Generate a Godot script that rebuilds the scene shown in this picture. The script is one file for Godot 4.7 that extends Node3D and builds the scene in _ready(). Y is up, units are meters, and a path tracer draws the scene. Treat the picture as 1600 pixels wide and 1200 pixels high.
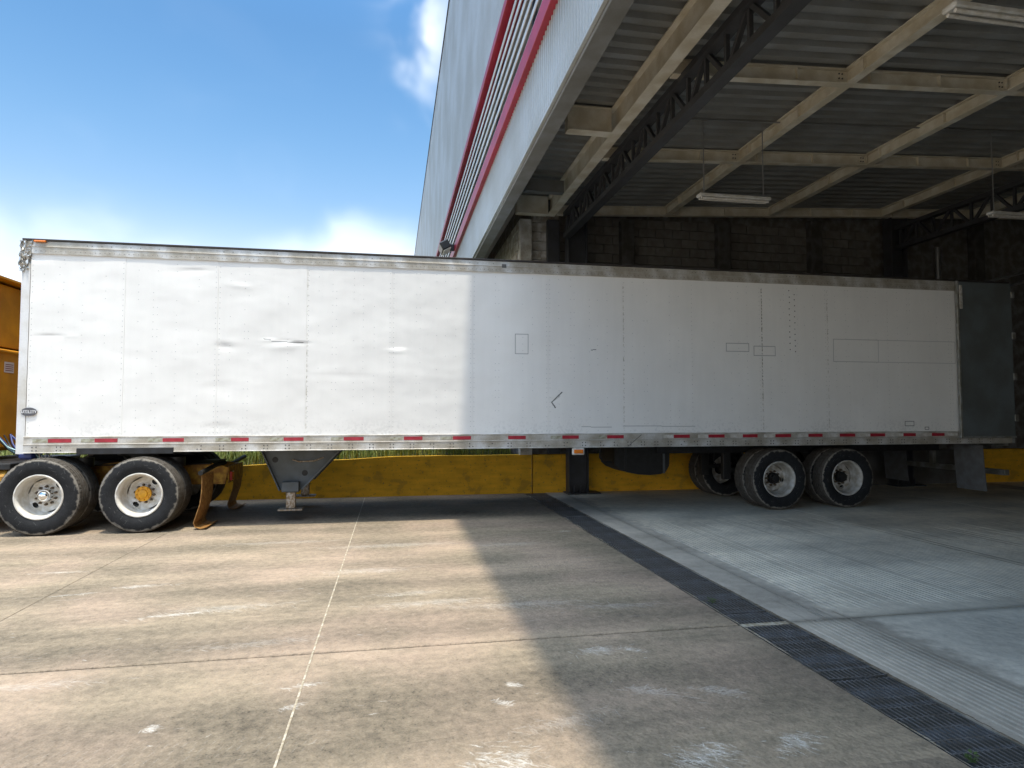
extends Node3D

const SIDE := -9.8            # plane of the trailer's near side
const FRONT := -5.04
const REAR := 11.15
const YARD_X := -7.0          # corner of the yard's stain map
const YARD_Z := -12.95
const YARD_S := 10.24

var rng := RandomNumberGenerator.new()
var M := {}
var used_names := {}


# ---------------------------------------------------------------- mesh builder
class MB:
	var v := PackedVector3Array()
	var n := PackedVector3Array()
	var uv := PackedVector2Array()
	var c := PackedColorArray()
	var xf := Transform3D()
	var col := Color.WHITE
	var colored := false

	func tri(a: Vector3, b: Vector3, d: Vector3, na: Vector3, nb: Vector3, nd: Vector3) -> void:
		# corners run counter-clockwise seen from outside
		v.append(xf * a); v.append(xf * d); v.append(xf * b)
		n.append((xf.basis * na).normalized()); n.append((xf.basis * nd).normalized()); n.append((xf.basis * nb).normalized())
		if colored:
			c.append(col); c.append(col); c.append(col)

	func flat(a: Vector3, b: Vector3, d: Vector3) -> void:
		var k := (b - a).cross(d - a).normalized()
		tri(a, b, d, k, k, k)

	func quad(a: Vector3, b: Vector3, d: Vector3, e: Vector3) -> void:
		var k := (d - a).cross(e - b).normalized()
		tri(a, b, d, k, k, k)
		tri(a, d, e, k, k, k)

	func squad(a: Vector3, b: Vector3, d: Vector3, e: Vector3, na: Vector3, nb: Vector3, nd: Vector3, ne: Vector3) -> void:
		tri(a, b, d, na, nb, nd)
		tri(a, d, e, na, nd, ne)

	# a box from lo to hi with chamfered edges
	func box(lo: Vector3, hi: Vector3, ch := 0.0) -> void:
		if ch <= 0.0:
			for s in [-1, 1]:
				for ax in 3:
					_face(lo, hi, ax, s, 0.0)
			return
		var m := minf(minf(hi.x - lo.x, hi.y - lo.y), hi.z - lo.z)
		ch = minf(ch, m * 0.4)
		for s in [-1, 1]:
			for ax in 3:
				_face(lo, hi, ax, s, ch)
		for ax in 3:
			var u := (ax + 1) % 3
			var w := (ax + 2) % 3
			for su in [-1, 1]:
				for sw in [-1, 1]:
					var p := [Vector3(), Vector3(), Vector3(), Vector3()]
					for k in 4:
						var q := Vector3()
						var end: bool = k == 1 or k == 2
						q[ax] = hi[ax] - ch if end else lo[ax] + ch
						var first: bool = k < 2
						var bu: float = hi[u] if su > 0 else lo[u]
						var bw: float = hi[w] if sw > 0 else lo[w]
						q[u] = bu if first else bu - su * ch
						q[w] = bw - sw * ch if first else bw
						p[k] = q
					if su * sw > 0:
						quad(p[0], p[3], p[2], p[1]) if false else _out(p, lo, hi)
					else:
						_out(p, lo, hi)
		for sx in [-1, 1]:
			for sy in [-1, 1]:
				for sz in [-1, 1]:
					var k := Vector3(hi.x if sx > 0 else lo.x, hi.y if sy > 0 else lo.y, hi.z if sz > 0 else lo.z)
					var a := k - Vector3(0, sy, sz) * ch
					var b := k - Vector3(sx, 0, sz) * ch
					var d := k - Vector3(sx, sy, 0) * ch
					if sx * sy * sz > 0:
						flat(a, b, d)
					else:
						flat(a, d, b)

	func _out(p: Array, lo: Vector3, hi: Vector3) -> void:
		var mid: Vector3 = (lo + hi) / 2
		var k: Vector3 = (p[1] - p[0]).cross(p[2] - p[0])
		if k.dot((p[0] + p[2]) / 2 - mid) > 0:
			quad(p[0], p[1], p[2], p[3])
		else:
			quad(p[3], p[2], p[1], p[0])

	func _face(lo: Vector3, hi: Vector3, ax: int, s: int, ch: float) -> void:
		var u := (ax + 1) % 3
		var w := (ax + 2) % 3
		var p := []
		for k in 4:
			var q := Vector3()
			q[ax] = hi[ax] if s > 0 else lo[ax]
			q[u] = hi[u] - ch if (k == 1 or k == 2) else lo[u] + ch
			q[w] = hi[w] - ch if k > 1 else lo[w] + ch
			p.append(q)
		if s > 0:
			quad(p[0], p[1], p[2], p[3])
		else:
			quad(p[3], p[2], p[1], p[0])

	# a bar with a rectangular section from a to b
	func bar(a: Vector3, b: Vector3, w: float, h: float, up := Vector3.UP, ch := 0.0) -> void:
		var d := (b - a)
		var l := d.length()
		d /= l
		if absf(d.dot(up)) > 0.99:
			up = Vector3.RIGHT
		var x := up.cross(d).normalized()
		var y := d.cross(x)
		var keep := xf
		xf = keep * Transform3D(Basis(x, y, d), a)
		box(Vector3(-w / 2, -h / 2, 0), Vector3(w / 2, h / 2, l), ch)
		xf = keep

	func tube(pts: Array, r: float, seg := 8, r_end := -1.0) -> void:
		var rings := []
		var dirs := []
		var last := Vector3()
		for i in pts.size():
			var d: Vector3 = (pts[mini(i + 1, pts.size() - 1)] - pts[maxi(i - 1, 0)]).normalized()
			var up := Vector3.UP if absf(d.y) < 0.9 else Vector3.RIGHT
			if i > 0:
				up = last
			var x := up.cross(d).normalized()
			var y := d.cross(x).normalized()
			last = y
			var rr := r if r_end < 0 else lerpf(r, r_end, float(i) / (pts.size() - 1))
			var ring := []
			var nor := []
			for k in seg:
				var a := TAU * k / seg
				var o := x * cos(a) + y * sin(a)
				nor.append(o)
				ring.append(pts[i] + o * rr)
			rings.append(ring)
			dirs.append(nor)
		for i in pts.size() - 1:
			for k in seg:
				var j := (k + 1) % seg
				squad(rings[i][k], rings[i][j], rings[i + 1][j], rings[i + 1][k], dirs[i][k], dirs[i][j], dirs[i + 1][j], dirs[i + 1][k])
		for k in range(1, seg - 1):
			flat(rings[0][0], rings[0][k + 1], rings[0][k])
			var e: Array = rings[-1]
			flat(e[0], e[k], e[k + 1])

	# turned about the z axis; the profile holds (radius, z); corners sharper than 40 degrees stay sharp
	func lathe(prof: Array, seg := 48, notch := 0.0, notch_from := 0, notch_to := -1, arc := TAU, start := 0.0) -> void:
		var m := prof.size()
		var sn := []
		for i in m - 1:
			var d: Vector2 = prof[i + 1] - prof[i]
			sn.append(Vector2(d.y, -d.x).normalized())
		for i in m - 1:
			var n0: Vector2 = sn[i]
			var n1: Vector2 = sn[i]
			if i > 0 and sn[i - 1].dot(sn[i]) > 0.76:
				n0 = (sn[i - 1] + sn[i]).normalized()
			if i < m - 2 and sn[i + 1].dot(sn[i]) > 0.76:
				n1 = (sn[i + 1] + sn[i]).normalized()
			for k in seg:
				var a := start + arc * k / seg
				var b := start + arc * (k + 1) / seg
				var r0: float = prof[i].x
				var r1: float = prof[i + 1].x
				if notch > 0.0 and k % 3 == 2:
					if i >= notch_from and i <= notch_to:
						r0 -= notch
					if i + 1 >= notch_from and i + 1 <= notch_to:
						r1 -= notch
				var ca := Vector3(cos(a), sin(a), 0)
				var cb := Vector3(cos(b), sin(b), 0)
				var p0 := ca * r0 + Vector3(0, 0, prof[i].y)
				var p1 := cb * r0 + Vector3(0, 0, prof[i].y)
				var p2 := cb * r1 + Vector3(0, 0, prof[i + 1].y)
				var p3 := ca * r1 + Vector3(0, 0, prof[i + 1].y)
				var z := Vector3(0, 0, 1)
				if notch > 0.0 and i >= notch_from - 1 and i <= notch_to:
					quad(p0, p3, p2, p1) if (p3 - p0).cross(p1 - p0).dot(ca * n0.x + z * n0.y) > 0 else quad(p0, p1, p2, p3)
				else:
					squad(p0, p1, p2, p3, ca * n0.x + z * n0.y, cb * n0.x + z * n0.y, cb * n1.x + z * n1.y, ca * n1.x + z * n1.y)

	# a flat outline in the xy plane, pushed out from z0 to z1
	func prism(poly: PackedVector2Array, z0: float, z1: float) -> void:
		var ix := Geometry2D.triangulate_polygon(poly)
		var area := 0.0
		for i in poly.size():
			area += poly[i].cross(poly[(i + 1) % poly.size()])
		for i in range(0, ix.size(), 3):
			var a := poly[ix[i]]
			var b := poly[ix[i + 1]]
			var d := poly[ix[i + 2]]
			if (b - a).cross(d - a) < 0:
				var t := b
				b = d
				d = t
			flat(Vector3(a.x, a.y, z1), Vector3(b.x, b.y, z1), Vector3(d.x, d.y, z1))
			flat(Vector3(a.x, a.y, z0), Vector3(d.x, d.y, z0), Vector3(b.x, b.y, z0))
		for i in poly.size():
			var a := poly[i]
			var b := poly[(i + 1) % poly.size()]
			if area < 0:
				var t := a
				a = b
				b = t
			quad(Vector3(a.x, a.y, z0), Vector3(b.x, b.y, z0), Vector3(b.x, b.y, z1), Vector3(a.x, a.y, z1))

	func dome(p: Vector3, r: float, h: float, seg := 6) -> void:
		# a rivet head that points along +z
		var top := p + Vector3(0, 0, h)
		for k in seg:
			var a := TAU * k / seg
			var b := TAU * (k + 1) / seg
			var ca := Vector3(cos(a), sin(a), 0)
			var cb := Vector3(cos(b), sin(b), 0)
			squad(p + ca * r, p + cb * r, p + cb * r * 0.6 + Vector3(0, 0, h * 0.8), p + ca * r * 0.6 + Vector3(0, 0, h * 0.8), ca, cb, cb * 0.6 + Vector3(0, 0, 0.8), ca * 0.6 + Vector3(0, 0, 0.8))
			tri(p + ca * r * 0.6 + Vector3(0, 0, h * 0.8), p + cb * r * 0.6 + Vector3(0, 0, h * 0.8), top, ca * 0.6 + Vector3(0, 0, 0.8), cb * 0.6 + Vector3(0, 0, 0.8), Vector3(0, 0, 1))

	func mesh(map := "") -> ArrayMesh:
		var a := []
		a.resize(Mesh.ARRAY_MAX)
		a[Mesh.ARRAY_VERTEX] = v
		a[Mesh.ARRAY_NORMAL] = n
		if colored:
			a[Mesh.ARRAY_COLOR] = c
		if map != "":
			var u := PackedVector2Array()
			u.resize(v.size())
			for i in v.size():
				var p := v[i]
				if map == "yard":
					u[i] = Vector2((p.x - YARD_X) / YARD_S, (p.z - YARD_Z) / YARD_S)
				elif map == "apron":
					u[i] = Vector2((p.x - 3.0) / YARD_S, (p.z - YARD_Z) / YARD_S)
				elif map == "side":
					u[i] = Vector2((p.x - FRONT) / 16.2, 1.0 - (p.y - 1.3) / 2.6)
				elif map == "tyre":
					u[i] = Vector2(p.x / 1.06 + 0.5, p.y / 1.06 + 0.5)
				elif map == "wall":
					u[i] = Vector2(p.x / 6.0, -p.y / 1.5)
			a[Mesh.ARRAY_TEX_UV] = u
		var m := ArrayMesh.new()
		m.add_surface_from_arrays(Mesh.PRIMITIVE_TRIANGLES, a)
		return m


# ---------------------------------------------------------------- scene helpers
func numbered(called: String) -> String:
	if not used_names.has(called):
		used_names[called] = 0
		return called
	used_names[called] += 1
	return "%s_%03d" % [called, used_names[called]]


func part(called: String, m: Mesh, mat: Material, parent: Node, at := Vector3.ZERO) -> MeshInstance3D:
	var o := MeshInstance3D.new()
	o.name = called
	o.mesh = m
	o.material_override = mat
	o.position = at
	parent.add_child(o, true)
	return o


func built(called: String, b: MB, mat: Material, parent: Node, map := "") -> MeshInstance3D:
	return part(called, b.mesh(map), mat, parent)


func boxed(called: String, lo: Vector3, hi: Vector3, mat: Material, parent: Node, ch := 0.004) -> MeshInstance3D:
	var b := MB.new()
	b.box(lo, hi, ch)
	return part(called, b.mesh(), mat, parent)


func node(called: String, parent: Node, at := Vector3.ZERO) -> Node3D:
	var o := Node3D.new()
	o.name = called if parent != self else numbered(called)
	parent.add_child(o, true)
	o.position = at
	return o


func thing(called: String, label: String, category: String, at := Vector3.ZERO, group := "") -> Node3D:
	var o := node(called, self, at)
	tag(o, label, category, group)
	return o


func tag(o: Node, label: String, category: String, group := "", kind := "") -> void:
	o.set_meta("label", label)
	o.set_meta("category", category)
	if group != "":
		o.set_meta("group", group)
	if kind != "":
		o.set_meta("kind", kind)


func structure(called: String, label: String, category: String) -> Node3D:
	var o := node(called, self)
	tag(o, label, category, "", "structure")
	return o


# ---------------------------------------------------------------- materials
func noise(seed_: int, freq: float, octaves := 4, kind := FastNoiseLite.TYPE_SIMPLEX_SMOOTH) -> FastNoiseLite:
	var f := FastNoiseLite.new()
	f.seed = seed_
	f.frequency = freq
	f.noise_type = kind
	f.fractal_octaves = octaves
	return f


func bytes_of(f: FastNoiseLite, w: int, h: int, seamless := false) -> PackedByteArray:
	var im: Image = f.get_seamless_image(w, h) if seamless else f.get_image(w, h)
	im.convert(Image.FORMAT_L8)
	return im.get_data()


func stretched(f: FastNoiseLite, w: int, h: int, W: int, H: int) -> PackedByteArray:
	var im: Image = f.get_image(w, h)
	im.convert(Image.FORMAT_L8)
	im.resize(W, H, Image.INTERPOLATE_CUBIC)
	return im.get_data()


func textured(data: PackedByteArray, w: int, h: int) -> ImageTexture:
	return ImageTexture.create_from_image(Image.create_from_data(w, h, false, Image.FORMAT_RGB8, data))


# tileable wear: patches, stains and grain; values are sRGB multipliers
func grunge(seed_: int, low: float, tint: Color, patch := 0.012, grain := 0.06, size := 512) -> ImageTexture:
	var a := bytes_of(noise(seed_, patch, 5), size, size, true)
	var b := bytes_of(noise(seed_ + 7, 0.11, 3), size, size, true)
	var out := PackedByteArray()
	out.resize(size * size * 3)
	var r := RandomNumberGenerator.new()
	r.seed = seed_
	for i in size * size:
		var p := smoothstep(0.1, 0.9, a[i] / 255.0)
		var q: float = b[i] / 255.0
		var k := lerpf(low, 1.0, clampf(p * 0.75 + q * 0.35, 0.0, 1.0)) + (r.randf() - 0.5) * grain
		var t := 1.0 - p
		out[i * 3] = int(clampf(k * lerpf(1.0, tint.r, t), 0, 1) * 255)
		out[i * 3 + 1] = int(clampf(k * lerpf(1.0, tint.g, t), 0, 1) * 255)
		out[i * 3 + 2] = int(clampf(k * lerpf(1.0, tint.b, t), 0, 1) * 255)
	return textured(out, size, size)


func relief(seed_: int, freq: float, strength: float, size := 512) -> ImageTexture:
	var im: Image = noise(seed_, freq, 5).get_seamless_image(size, size)
	im.convert(Image.FORMAT_RGBA8)
	im.bump_map_to_normal_map(strength)
	return ImageTexture.create_from_image(im)


func mat(called: String, linear: Color, rough := 0.7, metal := 0.0, tex: Texture2D = null, scale := 1.0, bump: Texture2D = null, depth := 0.5) -> StandardMaterial3D:
	var m := StandardMaterial3D.new()
	m.resource_name = called
	m.albedo_color = linear.linear_to_srgb()
	m.roughness = rough
	m.metallic = metal
	if tex or bump:
		m.uv1_triplanar = true
		m.uv1_world_triplanar = true
		m.uv1_scale = Vector3.ONE * scale
	if tex:
		m.albedo_texture = tex
	if bump:
		m.normal_enabled = true
		m.normal_texture = bump
		m.normal_scale = depth
	M[called] = m
	return m


func make_materials() -> void:
	var soft := grunge(11, 0.88, Color(0.98, 0.96, 0.92), 0.006, 0.03)
	var hard := grunge(23, 0.76, Color(0.96, 0.92, 0.85), 0.007, 0.08)
	var rusty := grunge(37, 0.66, Color(0.97, 0.84, 0.68), 0.012, 0.08)
	var drip := grunge(53, 0.91, Color(0.95, 0.92, 0.86), 0.008, 0.04)
	var bumps := relief(5, 0.06, 6.0)
	var fine := relief(9, 0.2, 4.0)
	mat("white_paint", Color(0.74, 0.74, 0.73), 0.42, 0.0, soft, 0.5)
	mat("rail_metal", Color(0.68, 0.67, 0.64), 0.42, 0.3, hard, 0.6)
	mat("crushed_metal", Color(0.7, 0.72, 0.73), 0.35, 0.6, hard, 3.0)
	mat("roof_edge", Color(0.05, 0.045, 0.045), 0.7, 0.0, hard, 1.5)
	mat("rivet", Color(0.5, 0.5, 0.49), 0.45, 0.2)
	mat("dark_rivet", Color(0.12, 0.115, 0.11), 0.6, 0.2)
	mat("red_tape", Color(0.42, 0.025, 0.045), 0.35, 0.0, soft, 3.0)
	mat("pale_tape", Color(0.47, 0.47, 0.38), 0.4, 0.0, hard, 3.0)
	mat("black_steel", Color(0.022, 0.023, 0.026), 0.55, 0.1, hard, 1.5)
	mat("black_part", Color(0.014, 0.014, 0.014), 0.6, 0.0, hard, 2.0)
	mat("gear_grey", Color(0.10, 0.115, 0.125), 0.55, 0.1, soft, 1.2)
	mat("worn_steel", Color(0.45, 0.42, 0.38), 0.5, 0.5, rusty, 3.0)
	mat("orange_lens", Color(0.75, 0.2, 0.02), 0.2)
	mat("red_lens", Color(0.35, 0.02, 0.015), 0.2)
	mat("lamp_white", Color(0.7, 0.68, 0.64), 0.4, 0.0, soft, 3.0)
	mat("door_skin", Color(0.13, 0.15, 0.155), 0.6, 0.1, soft, 0.4)
	mat("door_edge", Color(0.3, 0.31, 0.3), 0.5, 0.3, hard, 1.0)
	mat("flap_grey", Color(0.15, 0.155, 0.16), 0.7, 0.0, soft, 1.5)
	mat("truck_yellow", Color(0.62, 0.25, 0.004), 0.5, 0.0, soft, 0.6)
	M.truck_yellow.metallic_specular = 0.3
	mat("chassis_yellow", Color(0.55, 0.32, 0.03), 0.6, 0.0, rusty, 1.4)
	mat("flap_yellow", Color(0.42, 0.24, 0.07), 0.65, 0.0, rusty, 2.0)
	mat("rim_white", Color(0.80, 0.79, 0.76), 0.4, 0.0, rusty, 1.6)
	M.rim_white.albedo_texture = grunge(61, 0.84, Color(0.98, 0.95, 0.89), 0.01, 0.05)
	mat("rim_grey", Color(0.62, 0.61, 0.58), 0.5, 0.05, hard, 2.0)
	mat("chrome", Color(0.8, 0.8, 0.8), 0.12, 1.0)
	mat("hub_yellow", Color(0.8, 0.38, 0.01), 0.4, 0.0, soft, 4.0)
	mat("nut", Color(0.24, 0.21, 0.17), 0.55, 0.6, rusty, 8.0)
	mat("rubber", Color(0.035, 0.036, 0.037), 0.75, 0.0)
	mat("tread", Color(0.10, 0.09, 0.078), 0.9, 0.0, hard, 3.0, fine, 0.6)
	mat("hose_black", Color(0.02, 0.02, 0.022), 0.5)
	mat("hose_blue", Color(0.03, 0.05, 0.2), 0.45)
	mat("hose_pale", Color(0.35, 0.55, 0.6), 0.45)
	mat("glass", Color(0.02, 0.03, 0.035), 0.05)
	mat("facade_grey", Color(0.44, 0.465, 0.48), 0.5, 0.1, soft, 0.1)
	mat("fascia", Color(0.50, 0.53, 0.54), 0.45, 0.15, soft, 0.2)
	mat("facade_red", Color(0.42, 0.018, 0.045), 0.4, 0.0, soft, 0.5)
	mat("slat", Color(0.74, 0.74, 0.72), 0.4, 0.3, soft, 1.0)
	mat("flashing", Color(0.20, 0.205, 0.2), 0.55, 0.1, soft, 0.6)
	mat("deck", Color(0.30, 0.31, 0.31), 0.55, 0.1, soft, 0.35)
	mat("beam_beige", Color(0.74, 0.70, 0.60), 0.6, 0.0, drip, 0.5)
	mat("truss_dark", Color(0.055, 0.057, 0.064), 0.5, 0.1, soft, 0.8)
	mat("concrete_pier", Color(0.60, 0.585, 0.55), 0.9, 0.0, hard, 0.6, bumps, 0.5)
	mat("mortar", Color(0.18, 0.175, 0.17), 0.95, 0.0, hard, 1.0)
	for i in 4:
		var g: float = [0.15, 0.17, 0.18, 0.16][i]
		mat("block_%d" % i, Color(g, g * 0.95, g * 0.88), 0.95, 0.0, soft, 0.8 + 0.2 * i)  # blocks inside: the bay's shade is put into their darker colour
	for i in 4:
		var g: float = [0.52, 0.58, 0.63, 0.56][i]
		mat("pale_block_%d" % i, Color(g, g * 0.96, g * 0.9), 0.95, 0.0, hard, 0.8 + 0.2 * i)  # same blocks on the open side: daylight put into their paler colour
	mat("wall_post", Color(0.09, 0.088, 0.085), 0.9, 0.0, hard, 0.8)
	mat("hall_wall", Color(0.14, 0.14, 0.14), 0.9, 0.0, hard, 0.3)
	mat("tube_light", Color(0.62, 0.62, 0.6), 0.4, 0.0, soft, 2.0)
	mat("rod", Color(0.3, 0.3, 0.3), 0.4, 0.6)
	mat("grate", Color(0.19, 0.19, 0.195), 0.5, 0.3, hard, 2.0)
	mat("trench", Color(0.06, 0.055, 0.05), 0.95, 0.0, hard, 1.0)
	mat("filler_pale", Color(0.52, 0.47, 0.38), 0.9, 0.0, hard, 4.0)
	mat("filler_mid", Color(0.2, 0.17, 0.13), 0.95, 0.0, hard, 4.0)
	mat("filler_dark", Color(0.09, 0.075, 0.058), 0.95, 0.0, hard, 4.0)
	mat("far_ground", Color(0.4, 0.35, 0.28), 0.95, 0.0, hard, 0.08)
	mat("bank", Color(0.07, 0.075, 0.025), 0.95, 0.0, hard, 0.4)
	var g := mat("grass", Color(1, 1, 1), 0.6)
	g.vertex_color_use_as_albedo = true
	g.backlight_enabled = true
	g.backlight = Color(0.3, 0.35, 0.1)
	mat("weed", Color(0.06, 0.095, 0.025), 0.6)
	M.weed.backlight_enabled = true
	M.weed.backlight = Color(0.2, 0.3, 0.08)
	mat("badge", Color(0.10, 0.10, 0.11), 0.4)
	mat("badge_letter", Color(0.7, 0.7, 0.7), 0.4)
	mat("notice", Color(0.6, 0.5, 0.45), 0.5)
	mat("notice_ink", Color(0.2, 0.03, 0.02), 0.5)
	mat("plastic_black", Color(0.02, 0.02, 0.02), 0.4)
	mat("roof_sheet", Color(0.6, 0.6, 0.58), 0.6, 0.2, hard, 0.5)
	yard_material()
	apron_material()
	side_material()
	tyre_material()
	wall_material()


func put(d: PackedByteArray, i: int, lin: Vector3) -> void:
	# linear to sRGB by a power curve
	d[i * 3] = int(clampf(pow(maxf(lin.x, 0.0), 0.4545), 0, 1) * 255)
	d[i * 3 + 1] = int(clampf(pow(maxf(lin.y, 0.0), 0.4545), 0, 1) * 255)
	d[i * 3 + 2] = int(clampf(pow(maxf(lin.z, 0.0), 0.4545), 0, 1) * 255)


# one scratch in a layer of the yard's stain map
func stroke(layer: PackedFloat32Array, n: int, px: float, x: float, z: float, a: float, length: float, strength: float, r: RandomNumberGenerator) -> void:
	var steps := int(length / px) + 1
	var p := Vector2((x - YARD_X) / px, (z - YARD_Z) / px)
	var d := Vector2(cos(a), -sin(a))
	var wide := r.randf() < 0.35
	for k in steps:
		p += d
		var i := int(p.x)
		var j := int(p.y)
		if i < 0 or j < 0 or i >= n - 1 or j >= n - 1:
			return
		var v := strength * sin(PI * (k + 0.7) / (steps + 0.4)) * r.randf_range(0.5, 1.0)
		var at := j * n + i
		layer[at] = maxf(layer[at], v)
		if wide:
			layer[at + n] = maxf(layer[at + n], v * 0.7)


func yard_material() -> void:
	var N := 2048
	var patches := stretched(noise(101, 0.011, 5), 512, 512, N, N)
	var streak := stretched(noise(102, 0.016, 6), 330, 1024, N, N)
	var fine_streak := stretched(noise(103, 0.05, 4), 300, 2048, N, N)
	var pits := bytes_of(noise(104, 0.16, 3), N, N)
	var rough := bytes_of(noise(105, 0.05, 6), N, N)
	# rubber tracks: z, half width, darkness, slope
	var tracks := [[-4.95, 0.22, 0.34, 0.03], [-5.35, 0.12, 0.2, 0.02], [-3.75, 0.3, 0.34, 0.05], [-3.3, 0.2, 0.22, 0.04], [-6.35, 0.22, 0.24, 0.0], [-7.3, 0.25, 0.16, -0.01], [-8.4, 0.3, 0.2, 0.0], [-9.4, 0.3, 0.2, 0.0], [-10.6, 0.5, 0.22, 0.0], [-12.2, 0.5, 0.28, 0.0]]
	# chalky scuffs: x, z, half length, half width, strength, slope
	var scuffs := [[-1.78, -5.72, 0.34, 0.014, 1.0, 0.15], [-1.4, -5.85, 0.5, 0.06, 0.45, 0.1], [-3.39, -7.42, 0.22, 0.02, 0.8, 0.0], [-2.39, -6.7, 0.22, 0.03, 0.8, 0.1], [-2.9, -6.5, 0.2, 0.015, 0.6, 0.2], [0.51, -3.06, 0.17, 0.1, 0.9, 0.0], [1.46, -2.94, 0.17, 0.09, 0.9, 0.2], [2.0, -2.98, 0.13, 0.07, 0.9, 0.3], [1.4, -4.35, 0.14, 0.05, 0.8, 0.1], [1.62, -4.3, 0.08, 0.03, 0.7, -0.6], [0.71, -3.89, 0.04, 0.025, 0.9, 0.0], [2.35, -8.7, 0.1, 0.03, 0.7, 0.0], [1.49, -3.65, 0.16, 0.05, 0.5, -0.5], [1.9, -3.57, 0.14, 0.05, 0.6, -0.5], [-0.57, -3.83, 0.05, 0.02, 0.7, 0.4], [-1.25, -3.71, 0.03, 0.03, 0.9, 0.4], [0.61, -3.65, 0.05, 0.025, 0.7, -0.6], [-0.55, -4.11, 0.1, 0.015, 0.8, 0.2], [0.3, -5.7, 0.5, 0.05, 0.5, 0.05], [0.1, -6.0, 0.3, 0.05, 0.5, 0.1], [-0.3, -6.95, 0.45, 0.07, 0.5, 0.05], [1.0, -5.5, 0.6, 0.06, 0.4, -0.05], [1.9, -5.3, 0.4, 0.05, 0.4, -0.05], [-0.1, -8.2, 0.8, 0.06, 0.45, 0.02], [1.4, -8.0, 0.5, 0.05, 0.4, 0.0], [-1.5, -8.6, 0.7, 0.04, 0.4, 0.02], [0.9, -3.4, 0.3, 0.05, 0.3, 0.3], [-2.2, -4.4, 0.5, 0.03, 0.35, 0.05], [-1.0, -4.9, 0.4, 0.04, 0.35, 0.1]]
	var white := PackedFloat32Array()
	white.resize(N * N)
	var px := YARD_S / N
	var sr := RandomNumberGenerator.new()
	sr.seed = 91
	for s in scuffs:
		var count := int(40 + s[2] * s[3] * 9000)
		for k in count:
			var u := sr.randfn(0, 0.5)
			var x: float = s[0] + u * s[2]
			var z: float = s[1] - u * s[2] * s[5] + sr.randfn(0, 0.62) * s[3]
			var a: float = -atan(s[5]) + sr.randfn(0, 0.45) - (0.5 if s[3] > 0.04 else 0.0)
			var length: float = sr.randf_range(0.02, 0.05) + s[2] * 0.28 * sr.randf()
			stroke(white, N, px, x, z, a, length, s[4] * sr.randf_range(0.25, 1.0) * sr.randf_range(0.6, 1.2), sr)
	# stray light scratches, and darker ones left by turning tyres
	var dark := PackedFloat32Array()
	dark.resize(N * N)
	for k in 420:
		stroke(white, N, px, sr.randf_range(-6.9, 2.3), sr.randf_range(-12.5, -2.75), sr.randfn(0.05, 0.35), sr.randf_range(0.015, 0.07), sr.randf_range(0.2, 0.7), sr)
	for k in 160:
		stroke(white, N, px, sr.randf_range(-6.9, 2.3), sr.randf_range(-9.5, -4.8), sr.randfn(0.03, 0.05), sr.randf_range(0.1, 0.4), sr.randf_range(0.1, 0.35), sr)
	for k in 2200:
		var t: Array = tracks[sr.randi() % tracks.size()]
		var x := sr.randf_range(-6.9, 2.6)
		stroke(dark, N, px, x, t[0] - t[3] * x + sr.randfn(0, 1.0) * t[1], sr.randfn(0.04, 0.05), sr.randf_range(0.08, 0.7), sr.randf_range(0.06, 0.26), sr)
	for q in [[2.36, -12.6, 1.52, 10.0, 0.62], [1.9, -12.9, 1.7, 3.0, 0.4], [-3.6, -4.7, 0.2, 2.4, 0.3], [-1.6, -7.9, 0.9, 1.6, 0.25], [0.9, -4.55, -0.4, 1.2, 0.35]]:
		var at := Vector2(q[0], q[1])
		var a: float = -q[2]
		var gone := 0.0
		while gone < q[3]:
			a = lerpf(a, -q[2], 0.05) + sr.randfn(0, 0.14)
			stroke(dark, N, px, at.x, at.y, a, 0.05, q[4] * sr.randf_range(0.3, 1.2), sr)
			at += Vector2(cos(a), -sin(a)) * 0.035
			gone += 0.035
	for k in 900:
		stroke(dark, N, px, sr.randf_range(-6.9, 2.6), -4.63 + sr.randfn(0, 0.012), sr.randfn(0, 0.4), sr.randf_range(0.015, 0.06), sr.randf_range(0.2, 0.6), sr)
	for q in [[-0.2, -5.62, 2.6], [0.9, -6.9, 1.6], [-4.5, -5.05, 3.2], [-2.5, -3.5, 2.2]]:
		var step := 0
		while step * 0.045 < q[2]:
			for row in 3:
				stroke(white, N, px, q[0] + step * 0.045, q[1] + row * 0.07 + step * 0.001, 1.2, 0.05, 0.22 * sr.randf(), sr)
			step += 1
	# oil drips
	for k in 46:
		var ox := sr.randf_range(-6.5, 2.2)
		var oz: float = [-10.9, -8.6, -6.3, -5.2, -3.6][sr.randi() % 5] + sr.randfn(0, 0.25)
		var rad := sr.randf_range(0.008, 0.035)
		for q in int(rad * 900):
			stroke(dark, N, px, ox + sr.randfn(0, 0.45) * rad, oz + sr.randfn(0, 0.45) * rad, sr.randf() * TAU, rad, sr.randf_range(0.2, 0.5), sr)
	var out := PackedByteArray()
	out.resize(N * N * 3)
	var r := RandomNumberGenerator.new()
	r.seed = 77
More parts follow.
